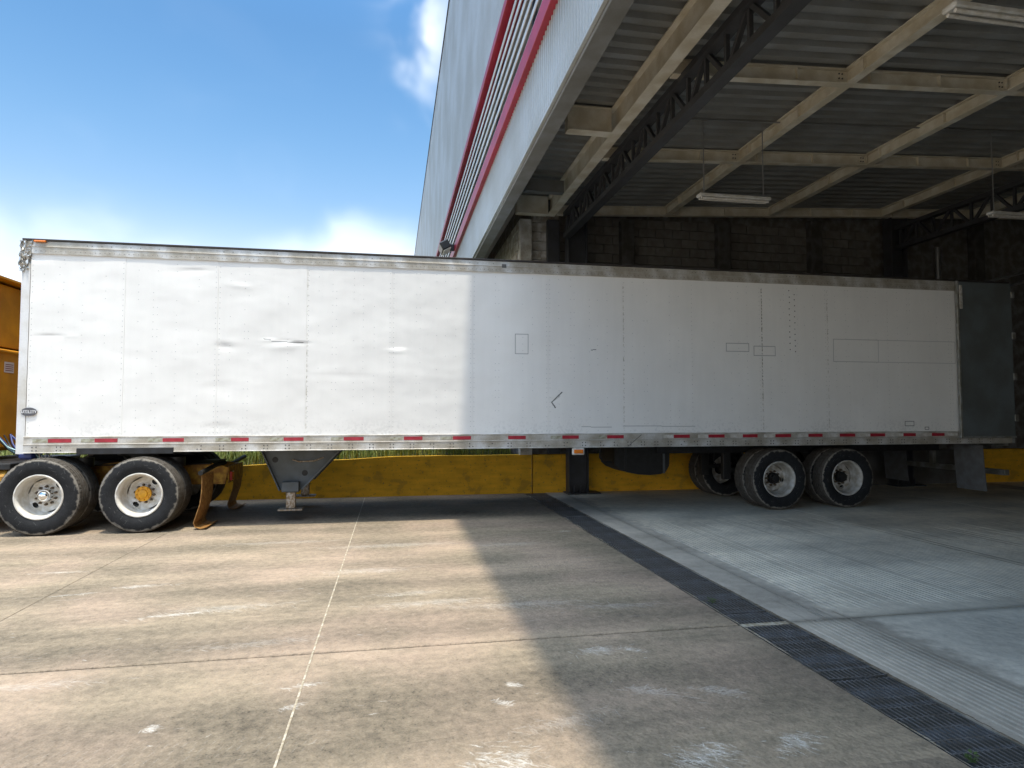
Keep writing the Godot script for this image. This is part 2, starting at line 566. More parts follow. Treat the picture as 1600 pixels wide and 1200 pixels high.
	for j in N:
		var z := YARD_Z + j * px
		var near := []
		for t in tracks:
			if absf(z - t[0]) < t[1] * 2.2 + 0.35:
				near.append(t)
		for i in N:
			var at := j * N + i
			var x := YARD_X + i * px
			var p: float = patches[at] / 255.0
			var s: float = streak[at] / 255.0
			var f: float = fine_streak[at] / 255.0
			var q: float = rough[at] / 255.0
			var k := 0.88 + (p - 0.5) * 0.42 + (s - 0.5) * 0.42 + (f - 0.5) * 0.2 + (q - 0.5) * 0.34
			for t in near:
				var d: float = (z - t[0] + t[3] * x) / t[1]
				k -= t[2] * exp(-d * d) * (0.35 + 1.1 * s) * (0.6 + 0.8 * f)
			var g: float = pits[at] / 255.0
			if g < 0.3:
				k -= (0.3 - g) * 1.6
			elif g > 0.72:
				k += (g - 0.72) * 0.9
			k += (r.randf() - 0.5) * 0.22
			k *= 1.0 - dark[at]
			k = clampf(k, 0.16, 1.35)
			var w: float = white[at]
			var rose := clampf((p - 0.45) * 1.2, -0.2, 0.4)
			var grey := clampf(1.0 - k, 0.0, 1.0) * 0.4
			var c := Vector3(0.325, (0.258 - rose * 0.02) + grey * 0.025, 0.182 + grey * 0.04) * k
			c = c.lerp(Vector3(0.62, 0.60, 0.55), minf(w, 1.0))
			put(out, at, c)
	var m := StandardMaterial3D.new()
	m.resource_name = "yard_concrete"
	m.albedo_texture = textured(out, N, N)
	m.roughness = 0.88
	m.metallic_specular = 0.3
	m.normal_enabled = true
	m.normal_texture = relief(15, 0.3, 5.0, 1024)
	m.normal_scale = 0.22
	M.yard = m


# paler dock concrete, dusty, with worn wheel paths
func apron_material() -> void:
	var N := 1024
	var patches := bytes_of(noise(201, 0.006, 5), N, N)
	var streak := stretched(noise(202, 0.02, 4), 128, 512, N, N)
	var along := stretched(noise(207, 0.03, 4), 512, 64, N, N)
	var rough := bytes_of(noise(203, 0.06, 4), N, N)
	var out := PackedByteArray()
	out.resize(N * N * 3)
	var px := YARD_S / N
	var r := RandomNumberGenerator.new()
	r.seed = 78
	# rubber left by wheels that roll in along x
	var marks := PackedFloat32Array()
	marks.resize(N * N)
	for t in 900:
		var lane: float = [-10.1, -10.45, -12.0, -7.2, -6.4, -5.6, -3.4][r.randi() % 7]
		var mx := r.randf_range(0, N - 1)
		var mz := (lane + r.randfn(0, 0.16) - YARD_Z) / px
		var slope := r.randfn(0.0, 0.04)
		var length := r.randi_range(20, 170)
		var v := r.randf_range(0.03, 0.14)
		for q in length:
			var i := int(mx + q)
			var j := int(mz + slope * q)
			if i < N and j >= 0 and j < N:
				marks[j * N + i] = maxf(marks[j * N + i], v * sin(PI * q / length) * r.randf_range(0.5, 1.0))
	for j in N:
		var z := YARD_Z + j * px
		for i in N:
			var x := 3.0 + i * px
			var at := j * N + i
			var p: float = patches[at] / 255.0
			var s: float = streak[at] / 255.0
			var q: float = rough[at] / 255.0
			var l: float = along[at] / 255.0
			var k := 0.9 + (p - 0.5) * 0.3 + (s - 0.5) * 0.3 + (q - 0.5) * 0.22 + (r.randf() - 0.5) * 0.12
			# damp grime at the joints and beside the grate
			var dirt := exp(-pow((z + 4.63) / 0.05, 2)) * 0.45 * (0.5 + q)
			dirt += exp(-pow((x - 3.45) / 0.05, 2)) * 0.35 * (0.3 + l) if z < -4.63 else exp(-pow((x - 3.68 - (l - 0.5) * 0.3) / 0.09, 2)) * 0.4 * (0.1 + q * 1.4)
			var dust := smoothstep(0.0, 0.9, p * 0.8 + 0.35)
			var c := Vector3(0.78, 0.69, 0.54)
			if z > -4.63:
				var inner := smoothstep(3.62, 3.95, x + (q - 0.5) * 0.25)
				c = Vector3(0.52, 0.46, 0.37).lerp(Vector3(0.82, 0.74, 0.60), inner)
			else:
				c = Vector3(0.56, 0.50, 0.41).lerp(Vector3(0.80, 0.71, 0.56), smoothstep(3.5, 3.75, x + (q - 0.5) * 0.2))
			c *= k * (0.9 + 0.1 * dust) * (1.0 - marks[at])
			c = c.lerp(Vector3(0.14, 0.125, 0.09), clampf(dirt, 0, 0.75))
			put(out, at, c)
	var m := StandardMaterial3D.new()
	m.resource_name = "apron_concrete"
	m.albedo_texture = textured(out, N, N)
	m.roughness = 0.85
	m.metallic_specular = 0.3
	m.normal_enabled = true
	m.normal_texture = relief(16, 0.25, 3.0, 512)
	m.normal_scale = 0.1
	M.apron = m


# the trailer's white skin: old sticker outlines, scrapes, runs of dirt
func side_material() -> void:
	var W := 2048
	var H := 328
	var patches := stretched(noise(301, 0.012, 4), 1024, 164, W, H)
	var runs := stretched(noise(302, 0.06, 4), 2048, 24, W, H)
	var spots := bytes_of(noise(303, 0.12, 3), W, H)
	var im := Image.create(W, H, false, Image.FORMAT_RGB8)
	var out := PackedByteArray()
	out.resize(W * H * 3)
	for j in H:
		var low := smoothstep(0.86, 1.0, float(j) / H)
		for i in W:
			var at := j * W + i
			var p: float = patches[at] / 255.0
			var s: float = runs[at] / 255.0
			var q: float = spots[at] / 255.0
			var k := 0.98 + (p - 0.5) * 0.07 + (s - 0.5) * 0.03
			if q < 0.2:
				k -= (0.2 - q) * 0.5
			# road grime thrown against the lower edge, in clumps
			if q * 0.6 + p * 0.5 < 0.44:
				k -= low * 0.1
			var c := Vector3(0.86, 0.845, 0.805) * k
			put(out, at, c)
	im = Image.create_from_data(W, H, false, Image.FORMAT_RGB8, out)
	var ink := Color(0.55, 0.55, 0.55)
	var faint := Color(0.68, 0.68, 0.68)
	# outlines left where labels were peeled off: x, top, x, bottom, colour
	for q in [[1.88, 2.89, 2.08, 2.58, ink], [5.48, 2.82, 5.89, 2.68, ink], [5.98, 2.78, 6.38, 2.62, ink], [7.49, 2.93, 8.38, 2.54, Color(0.64, 0.64, 0.63)], [8.38, 2.93, 9.95, 2.54, Color(0.72, 0.72, 0.71)]]:
		line_rect(im, q[0], q[1], q[2], q[3], q[4])
	var dark := Color(0.2, 0.2, 0.2)
	scratch(im, 2.46, 1.82, 2.63, 1.98, 2, dark)
	scratch(im, 2.46, 1.82, 2.52, 1.73, 2, dark)
	scratch(im, 2.50, 1.84, 2.60, 1.92, 1, faint)
	scratch(im, 3.12, 2.66, 3.2, 2.67, 1, dark)
	scratch(im, 3.65, 1.44, 4.9, 1.43, 1, Color(0.62, 0.62, 0.61))
	scratch(im, 2.95, 1.43, 3.45, 1.42, 1, Color(0.62, 0.62, 0.61))
	scratch(im, -1.87, 2.735, -1.78, 2.725, 1, Color(0.4, 0.4, 0.4))
	scratch(im, -1.76, 2.70, -1.32, 2.69, 1, Color(0.45, 0.45, 0.45))
	# small labels by the rear
	for q in [[8.88, 1.50, 9.06, 1.42], [9.28, 1.40, 9.36, 1.36]]:
		line_rect(im, q[0], q[1], q[2], q[3], Color(0.3, 0.3, 0.3))
	# staining below the row of rusty fixings
	var r := RandomNumberGenerator.new()
	r.seed = 5
	for x in [6.12, 6.13, 7.37, 3.65, -1.275]:
		for k in 70:
			var y := r.randf_range(1.4, 3.8)
			var i := int((x + 0.012 - FRONT) / 16.2 * W)
			var j := int((1.0 - (y - 1.3) / 2.6) * H)
			for d in r.randi_range(1, 5):
				if j + d < H:
					im.set_pixel(i, j + d, im.get_pixel(i, j + d) * Color(0.86, 0.85, 0.82))
	var m := StandardMaterial3D.new()
	m.resource_name = "trailer_skin"
	m.albedo_texture = ImageTexture.create_from_image(im)
	m.roughness = 0.42
	m.metallic_specular = 0.4
	m.texture_repeat = false
	M.skin = m


func line_rect(im: Image, x0: float, y0: float, x1: float, y1: float, c: Color) -> void:
	scratch(im, x0, y0, x1, y0, 1, c)
	scratch(im, x0, y1, x1, y1, 1, c)
	scratch(im, x0, y0, x0, y1, 1, c)
	scratch(im, x1, y0, x1, y1, 1, c)


func scratch(im: Image, x0: float, y0: float, x1: float, y1: float, w: int, c: Color) -> void:
	var a := Vector2((x0 - FRONT) / 16.2 * im.get_width(), (1.0 - (y0 - 1.3) / 2.6) * im.get_height())
	var b := Vector2((x1 - FRONT) / 16.2 * im.get_width(), (1.0 - (y1 - 1.3) / 2.6) * im.get_height())
	var steps := int(maxf(a.distance_to(b), 1.0)) + 1
	for k in steps + 1:
		var p := a.lerp(b, float(k) / steps)
		for u in w:
			var i := clampi(int(p.x) + u, 0, im.get_width() - 1)
			var j := clampi(int(p.y), 0, im.get_height() - 1)
			im.set_pixel(i, j, c)


# sidewall rubber with chalk scratches, dust near the shoulder
func tyre_material() -> void:
	var N := 512
	var a := bytes_of(noise(401, 0.02, 5), N, N)
	var b := bytes_of(noise(402, 0.15, 3), N, N)
	var out := PackedByteArray()
	out.resize(N * N * 3)
	for j in N:
		for i in N:
			var x := (i - N / 2.0) / N * 1.06
			var y := (j - N / 2.0) / N * 1.06
			var rr := sqrt(x * x + y * y)
			var p: float = a[j * N + i] / 255.0
			var q: float = b[j * N + i] / 255.0
			var c := Vector3(0.016, 0.0165, 0.0175) * (0.75 + 0.5 * p)
			# dried mud on the shoulder, ragged inwards
			var mud := smoothstep(0.468, 0.497, rr + (p - 0.5) * 0.045) * (0.5 + 0.7 * q)
			c = c.lerp(Vector3(0.26, 0.235, 0.195), clampf(mud, 0, 0.9))
			if q > 0.74:
				c = c.lerp(Vector3(0.3, 0.3, 0.29), (q - 0.74) * 1.2)
			put(out, j * N + i, c)
	var im := Image.create_from_data(N, N, false, Image.FORMAT_RGB8, out)
	var r := RandomNumberGenerator.new()
	r.seed = 44
	for k in 26:
		var ang := r.randf() * TAU
		var rad := r.randf_range(0.31, 0.48)
		var dir := ang + r.randf_range(-0.5, 0.5) + (PI / 2 if r.randf() < 0.6 else 0.0)
		var length := r.randf_range(6, 34)
		var p := Vector2(cos(ang), sin(ang)) * rad / 1.06 * N + Vector2(N, N) / 2
		for s in int(length):
			p += Vector2(cos(dir), sin(dir))
			dir += r.randf_range(-0.1, 0.1)
			if p.x > 1 and p.y > 1 and p.x < N - 2 and p.y < N - 2:
				im.set_pixel(int(p.x), int(p.y), Color(0.5, 0.5, 0.48))
	var m := StandardMaterial3D.new()
	m.resource_name = "sidewall"
	m.albedo_texture = ImageTexture.create_from_image(im)
	m.roughness = 0.75
	m.metallic_specular = 0.3
	M.sidewall = m


# ochre paint on concrete with chips, damp and scuffs
func wall_material() -> void:
	var W := 1024
	var H := 256
	var a := bytes_of(noise(501, 0.012, 5), W, H)
	var b := bytes_of(noise(502, 0.07, 4), W, H)
	var s := stretched(noise(503, 0.05, 4), 160, 256, W, H)
	var out := PackedByteArray()
	out.resize(W * H * 3)
	for i in W * H:
		var p: float = a[i] / 255.0
		var q: float = b[i] / 255.0
		var t: float = s[i] / 255.0
		var c := Vector3(0.80, 0.44, 0.03) * (0.8 + 0.3 * p + 0.25 * (t - 0.5))
		if q < 0.25:
			c = c.lerp(Vector3(0.13, 0.10, 0.055), (0.25 - q) * 4.0)
		if p < 0.24:
			c = c.lerp(Vector3(0.3, 0.2, 0.05), 0.3)
		put(out, i, c)
	var m := StandardMaterial3D.new()
	m.resource_name = "ochre_wall"
	m.albedo_texture = textured(out, W, H)
	m.roughness = 0.8
	m.metallic_specular = 0.3
	M.ochre = m


# ---------------------------------------------------------------- sky
func make_sky() -> PanoramaSkyMaterial:
	var W := 1536
	var H := 768
	var wisps := noise(601, 1.6, 5)
	var puffs := noise(602, 1.9, 6)
	var warp := noise(603, 1.3, 3)
	var curls := noise(604, 7.0, 5)
	var to_sun := Vector3(0.0503, 1.0, 0.20).normalized()
	var out := PackedFloat32Array()
	out.resize(W * H * 3)
	for j in H:
		var el := PI / 2 - PI * (j + 0.5) / H
		var y := sin(maxf(el, 0.0))
		var clear := Vector3(0.54, 0.58, 0.60).lerp(Vector3(0.132, 0.275, 0.465), smoothstep(0.0, 0.3, y)).lerp(Vector3(0.067, 0.168, 0.342), smoothstep(0.22, 0.6, y))
		for i in W:
			var at := (j * W + i) * 3
			var c := Vector3(0.42, 0.43, 0.43)
			if el > -0.01:
				var az := wrapf(TAU * (i + 0.5) / W, -PI, PI)   # 0 towards -z, positive to +x
				var d := Vector3(sin(az) * cos(el), y, -cos(az) * cos(el))
				# hazy air scatters more light round the sun (CIE sky type 15)
				var g := acos(clampf(d.dot(to_sun), -1, 1))
				var f := (1.0 + 24.0 * (exp(-2.8 * g) - 0.0123) + 0.15 * pow(cos(g), 2)) / 1.72
				var base := clear.lerp(Vector3(0.30, 0.33, 0.36), clampf((f - 1.0) * 0.3, 0.0, 0.9)) * maxf(f, 0.85)
				var w := warp.get_noise_3dv(d * 2.0) * 0.3
				var a := puffs.get_noise_3d(d.x * 1.2 + w, d.y * 2.6, d.z * 1.2 + w)
				var b := wisps.get_noise_3d(d.x * 1.1 - w, d.y * 2.6 + w, d.z * 1.1)
				# a low bank of cloud all round, thinning upwards, and wisps above it
				var low := 1.0 - smoothstep(0.13, 0.33, el)
				var cloud := smoothstep(-0.2, 1.1, low * 0.95 + a * 0.75 - 0.36)
				cloud = maxf(cloud, smoothstep(0.1, 0.9, b) * 0.1)
				# the two clouds that stand out above the trailer
				var e1 := Vector2((az - 0.03) / 0.06, (el - 0.55) / 0.095)
				var curl := curls.get_noise_3d(d.x * 0.9 + w * 0.4, d.y * 0.7, d.z * 0.9)
				cloud = maxf(cloud, pow(exp(-e1.length_squared()), 0.8) * smoothstep(-0.22, 0.4, curl) * 0.72)
				var e2 := Vector2((az + 0.08) / 0.2, (el - 0.24) / 0.06)
				cloud = maxf(cloud, smoothstep(0.15, 1.2, exp(-e2.length_squared()) + a * 0.7) * 0.5)
				var e3 := Vector2((az + 0.40) / 0.26, (el - 0.21) / 0.07)
				cloud = maxf(cloud, smoothstep(0.15, 1.2, exp(-e3.length_squared()) + a * 0.7) * 0.5)
				# bright haze low down, all round
				c = base.lerp(Vector3(0.66, 0.68, 0.69), exp(-pow(el / 0.2, 2)) * 0.85)
				c = c.lerp(Vector3(0.80, 0.80, 0.80), pow(clampf(cloud, 0, 1), 1.5))
			out[at] = c.x
			out[at + 1] = c.y
			out[at + 2] = c.z
	var p := PanoramaSkyMaterial.new()
	p.panorama = ImageTexture.create_from_image(Image.create_from_data(W, H, false, Image.FORMAT_RGBF, out.to_byte_array()))
	return p


func _ready() -> void:
	rng.seed = 20
	# camera
	var cam := Camera3D.new()
	cam.name = "camera"
	add_child(cam)
	cam.position = Vector3(0, 1.65, 0)
	cam.rotation = Vector3(deg_to_rad(2.6), deg_to_rad(-10.55), 0)
	cam.fov = 62.15
	cam.near = 0.05
	cam.far = 2000
	# sky, exposure
	var env := Environment.new()
	env.background_mode = Environment.BG_SKY
	env.sky = Sky.new()
	env.sky.sky_material = make_sky()
	env.background_energy_multiplier = 1.0
	env.tonemap_mode = Environment.TONE_MAPPER_LINEAR
	env.tonemap_exposure = 2.5
	env.sdfgi_enabled = true
	env.ssao_enabled = true
	env.ssil_enabled = true
	var we := WorldEnvironment.new()
	we.name = "environment"
	we.environment = env
	add_child(we)
	# sun: almost overhead, a little from behind the camera
	var sun := DirectionalLight3D.new()
	sun.name = "sun"
	sun.light_energy = 0.6
	sun.light_color = Color(1.0, 0.96, 0.89)
	sun.light_angular_distance = 0.75
	sun.shadow_enabled = true
	add_child(sun)
	sun.look_at_from_position(Vector3.ZERO, Vector3(-0.0503, -1.0, -0.20), Vector3.FORWARD)
	make_materials()
	print("materials done")
	make_ground()
	make_wall_and_bank()
	make_warehouse()
	print("structure done")
	make_trailer()
	make_tractor()
	make_small_things()
	print("done")


# ---------------------------------------------------------------- ground
func slab(parent: Node, called: String, x0: float, x1: float, z0: float, z1: float, m: Material, map: String, gap := 0.005, zgap := 0.008) -> void:
	var b := MB.new()
	b.box(Vector3(x0 + gap, -0.14, z0 + zgap), Vector3(x1 - gap, 0, z1 - zgap), 0.005)
	built(called, b, m, parent, map)


# a slab whose top has grooves along z between gx0 and gx1
func grooved_slab(parent: Node, x0: float, x1: float, z0: float, z1: float, gx0: float, gx1: float, gz0: float, gz1: float, pitch: float, depth: float, seed_: int) -> void:
	var r := RandomNumberGenerator.new()
	r.seed = seed_
	var b := MB.new()
	var g := 0.005
	x0 += g
	x1 -= g
	z0 += g
	z1 -= g
	b.quad(Vector3(x0, -0.14, z1), Vector3(x1, -0.14, z1), Vector3(x1, 0, z1), Vector3(x0, 0, z1))
	b.quad(Vector3(x1, -0.14, z0), Vector3(x0, -0.14, z0), Vector3(x0, 0, z0), Vector3(x1, 0, z0))
	b.quad(Vector3(x0, -0.14, z0), Vector3(x0, -0.14, z1), Vector3(x0, 0, z1), Vector3(x0, 0, z0))
	b.quad(Vector3(x1, -0.14, z1), Vector3(x1, -0.14, z0), Vector3(x1, 0, z0), Vector3(x1, 0, z1))
	var x := x0
	var k := gx0
	while k < gx1:
		if k > x:
			b.quad(Vector3(x, 0, z1), Vector3(k, 0, z1), Vector3(k, 0, z0), Vector3(x, 0, z0))
		var w := pitch * 0.42
		var za := gz0 + r.randf_range(0, 0.9)
		var zb := gz1 - r.randf_range(0, 0.12)
		var zs := [z0, za, za + 0.5, zb - 0.1, zb, z1]
		var d := depth * r.randf_range(0.6, 1.1)
		if r.randf() < 0.08:
			d *= 0.3
		var ds := [0.0, 0.0, d, d, 0.0, 0.0]
		for i in 5:
			var a0: float = zs[i]
			var a1: float = zs[i + 1]
			if a1 - a0 < 0.001:
				continue
			var m0 := Vector3(k + w / 2, -ds[i], a0)
			var m1 := Vector3(k + w / 2, -ds[i + 1], a1)
			b.quad(Vector3(k, 0, a1), m1, m0, Vector3(k, 0, a0))
			b.quad(m1, Vector3(k + w, 0, a1), Vector3(k + w, 0, a0), m0)
		x = k + w
		k += pitch
	b.quad(Vector3(x, 0, z1), Vector3(x1, 0, z1), Vector3(x1, 0, z0), Vector3(x, 0, z0))
	built("concrete_slab", b, M.apron, parent, "apron")


func make_ground() -> void:
	var g := MB.new()
	var big := 900.0
	var y := -0.012
	for q in [[-big, -14.0, -big, big], [23.0, big, -big, big], [-14.0, 23.0, -big, -13.0], [-14.0, 23.0, 15.0, big]]:
		g.quad(Vector3(q[0], y, q[3]), Vector3(q[1], y, q[3]), Vector3(q[1], y, q[2]), Vector3(q[0], y, q[2]))
	var go := built("ground", g, M.far_ground, self)
	tag(go, "bare ground stretching away round the paved yard", "ground", "", "structure")

	var yard := structure("yard_pavement", "stained beige concrete yard paving in front of the trailer", "pavement")
	var xs := [-14.0, -10.6, -8.1, -5.57, -3.05, -0.53, 2.665]
	var zs := [-12.93, -4.63, 3.7, 15.0]
	for i in xs.size() - 1:
		for j in zs.size() - 1:
			slab(yard, "concrete_slab", xs[i], xs[i + 1], zs[j], zs[j + 1], M.yard, "yard", 0.003, 0.010)
	for i in range(1, xs.size() - 1):
		boxed("joint_filler", Vector3(xs[i] - (0.006 if i == 5 else 0.004), -0.1, -12.9), Vector3(xs[i] + (0.006 if i == 5 else 0.004), 0.0015 if i == 5 else -0.003, 15.0), M.filler_pale if i == 5 else (M.filler_mid if i == 6 else M.filler_dark), yard, 0.0)
	for j in range(1, zs.size() - 1):
		boxed("joint_filler", Vector3(-14.0, -0.1, zs[j] - 0.012), Vector3(2.66, -0.012, zs[j] + 0.012), M.filler_dark, yard, 0.0)

	var dock := structure("dock_floor", "pale grooved concrete dock floor running under the canopy", "floor")
	slab(dock, "concrete_slab", 3.095, 3.45, -12.93, -4.63, M.apron, "apron")
	grooved_slab(dock, 3.45, 6.75, -12.93, -4.63, 3.62, 6.7, -9.6, -4.8, 0.056, 0.011, 3)
	grooved_slab(dock, 6.75, 10.2, -12.93, -4.63, 6.85, 9.3, -8.6, -4.8, 0.056, 0.008, 4)
	slab(dock, "concrete_slab", 10.2, 14.0, -12.93, -4.63, M.apron, "apron")
	grooved_slab(dock, 3.095, 6.75, -4.63, 3.7, 3.16, 3.66, -5.4, 3.6, 0.05, 0.013, 5)
	slab(dock, "concrete_slab", 6.75, 10.2, -4.63, 3.7, M.apron, "apron")
	slab(dock, "concrete_slab", 10.2, 14.0, -4.63, 3.7, M.apron, "apron")
	slab(dock, "concrete_slab", 14.0, 23.0, -12.93, 15.0, M.apron, "apron")
	slab(dock, "concrete_slab", 3.095, 14.0, 3.7, 15.0, M.apron, "apron")
	for x in [3.45, 6.75, 10.2, 14.0]:
		boxed("joint_filler", Vector3(x - 0.007, -0.1, -12.9), Vector3(x + 0.007, -0.008, -4.65 if x < 4 else 15.0), M.filler_dark, dock, 0.0)
	boxed("joint_filler", Vector3(3.1, -0.1, -4.637), Vector3(14.0, -0.007, -4.623), M.filler_dark, dock, 0.0)

	# the drain: a channel with bar grates
	var ch := structure("drain_channel", "concrete drain channel between yard and dock floor", "drain")
	boxed("channel_bed", Vector3(2.66, -0.36, -12.93), Vector3(3.10, -0.3, 15.0), M.trench, ch, 0.0)
	boxed("channel_wall", Vector3(2.645, -0.3, -12.92), Vector3(2.668, -0.05, 14.9), M.trench, ch, 0.0)
	boxed("channel_wall", Vector3(3.088, -0.3, -12.92), Vector3(3.115, -0.05, 14.9), M.trench, ch, 0.0)
	boxed("cross_strip", Vector3(2.669, -0.2, -4.66), Vector3(3.086, -0.002, -4.60), M.filler_pale, ch, 0.004)
	# ragged mortar along both sides of the grates
	for side in 2:
		var e := MB.new()
		var last := 0.01
		var q := -12.9
		while q < 4.0:
			var w := clampf(last + rng.randfn(0, 0.006), 0.002, 0.026)
			var x := 2.664 if side == 0 else 3.098
			var s := 1.0 if side == 0 else -1.0
			var lift := rng.randf_range(0.0015, 0.005)
			if side == 0:
				e.quad(Vector3(x, lift, q + 0.05), Vector3(x + s * w, lift - 0.004, q + 0.05), Vector3(x + s * last, lift - 0.004, q), Vector3(x, lift, q))
			else:
				e.quad(Vector3(x + s * w, lift - 0.004, q + 0.05), Vector3(x, lift, q + 0.05), Vector3(x, lift, q), Vector3(x + s * last, lift - 0.004, q))
			last = w
			q += 0.05
		built("broken_edge", e, M.filler_pale if side == 0 else M.filler_mid, ch)
	var order := ["first", "second", "third", "fourth", "fifth", "sixth", "seventh", "eighth", "ninth", "tenth"]
	var panel := 0
	var z := -12.9
	while z < 4.0:
		var length := 0.985
		if z < -4.66 and z + length > -4.66:
			length = -4.665 - z
		if length > 0.2:
			var b := MB.new()
			var bars := 13
			for k in bars:
				var x: float = 2.686 + 0.391 * k / (bars - 1)
				b.box(Vector3(x - 0.005, -0.035, 0), Vector3(x + 0.005, -0.004, length), 0.0)
			var n := int(length / 0.11)
			for k in n + 1:
				var q: float = 0.01 + (length - 0.02) * k / n
				b.box(Vector3(2.678, -0.03, q - 0.005), Vector3(3.082, -0.0075, q + 0.005), 0.0)
			var o := part(numbered("drain_grate"), b.mesh(), M.grate, self, Vector3(0, 0, z))
			o.position.y = rng.randf_range(-0.004, 0.001)
			o.rotation.z = rng.randf_range(-0.004, 0.004) * 0.3
			if z < -4.65:
				tag(o, "black steel grate panel, %s beyond the strip across the drain" % order[8 - panel], "grate", "grate panels of the floor drain")
			else:
				tag(o, "black steel grate panel, %s on the near side of the drain strip" % order[panel - 9], "grate", "grate panels of the floor drain")
			panel += 1
		z += length + 0.012
		if absf(z + 4.653) < 0.02:
			z = -4.59


# ---------------------------------------------------------------- yellow wall, bank and grass
func wall_top(x: float) -> float:
	return 0.785 if x > 0.2 else maxf(0.785 - 0.048 * (0.2 - x), 0.25)


func bank_y(x: float, z: float) -> float:
	var d := -13.1 - z
	return wall_top(x) - 0.06 + clampf(d * 0.3, 0.0, 2.4) + 0.08 * sin(x * 1.7 + z) * clampf(d, 0, 1)


func make_wall_and_bank() -> void:
	var w := thing("retaining_wall", "low ochre yellow painted concrete wall behind the trailer", "wall")
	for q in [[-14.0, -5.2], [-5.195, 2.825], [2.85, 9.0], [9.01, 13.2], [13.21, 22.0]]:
		var p := PackedVector2Array()
		var n := 24
		for k in n + 1:
			var x: float = lerpf(q[0], q[1], float(k) / n)
			p.append(Vector2(x, -0.1))
		for k in n + 1:
			var x: float = lerpf(q[1], q[0], float(k) / n)
			p.append(Vector2(x, wall_top(x) + rng.randf_range(-0.004, 0.004)))
		var b := MB.new()
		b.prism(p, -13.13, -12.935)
		built("wall_section", b, M.hall_wall if q[0] == 9.01 else M.ochre, w, "wall")  # the dark section has the bay's deep shade put into its colour
	var g := MB.new()
	for i in 64:
		for j in 32:
			var x0 := -36.0 + i * 38.5 / 64
			var x1 := -36.0 + (i + 1) * 38.5 / 64
			var z0 := -13.11 - pow(j / 32.0, 1.6) * 40.0
			var z1 := -13.11 - pow((j + 1) / 32.0, 1.6) * 40.0
			g.quad(Vector3(x0, bank_y(x0, z0), z0), Vector3(x1, bank_y(x1, z0), z0), Vector3(x1, bank_y(x1, z1), z1), Vector3(x0, bank_y(x0, z1), z1))
	var bo := built("bank", g, M.bank, self)
	tag(bo, "earth bank rising behind the yellow wall", "bank", "", "structure")
	var b := MB.new()
	b.colored = true
	for k in 12000:
		var x := rng.randf_range(-9.0, 2.45)
		var z := -13.14 - absf(rng.randfn(0, 0.9))
		var p := Vector3(x, bank_y(x, z) - 0.02, z)
		var h := rng.randf_range(0.16, 0.42) * (1.25 if sin(x * 2.3) > 0.2 else 0.85)
		var a := rng.randf() * TAU
		var lean := Vector3(cos(a), 0, sin(a)) * h * rng.randf_range(0.1, 0.6)
		var side := Vector3(-sin(a), 0, cos(a)) * rng.randf_range(0.004, 0.009)
		var t := rng.randf()
		b.col = Color(0.10, 0.15, 0.025).lerp(Color(0.30, 0.30, 0.07), t * t)
		var mid := p + lean * 0.35 + Vector3(0, h * 0.6, 0)
		var tip := p + lean + Vector3(0, h, 0)
		b.quad(p - side, p + side, mid + side * 0.7, mid - side * 0.7)
		b.flat(mid - side * 0.7, mid + side * 0.7, tip)
	var go := built("grass", b, M.grass, self)
	tag(go, "long green grass growing on the bank behind the wall", "grass", "", "stuff")


# ---------------------------------------------------------------- warehouse
func deck_y(x: float) -> float:
	return 5.95 + 0.05 * (x - 3.3)


func beam_y(x: float) -> float:
	return 5.585 + 0.05 * x


# an I section along a to b: bottom at a.y, height h, flange width w
func ibeam(b: MB, a: Vector3, e: Vector3, h: float, w: float, stiff := 0.0) -> void:
	var up := Vector3.UP
	b.bar(a + up * 0.009, e + up * 0.009, w, 0.018)
	b.bar(a + up * (h - 0.009), e + up * (h - 0.009), w, 0.018)
	b.bar(a + up * h / 2, e + up * h / 2, 0.014, h - 0.04)
	if stiff > 0.0:
		var d := (e - a)
		var l := d.length()
		var s := stiff * 0.6
		while s < l - 0.1:
			var p := a + d / l * s + up * h / 2
			b.bar(p - d / l * 0.006, p + d / l * 0.006, w * 0.9, h - 0.037)
			s += stiff


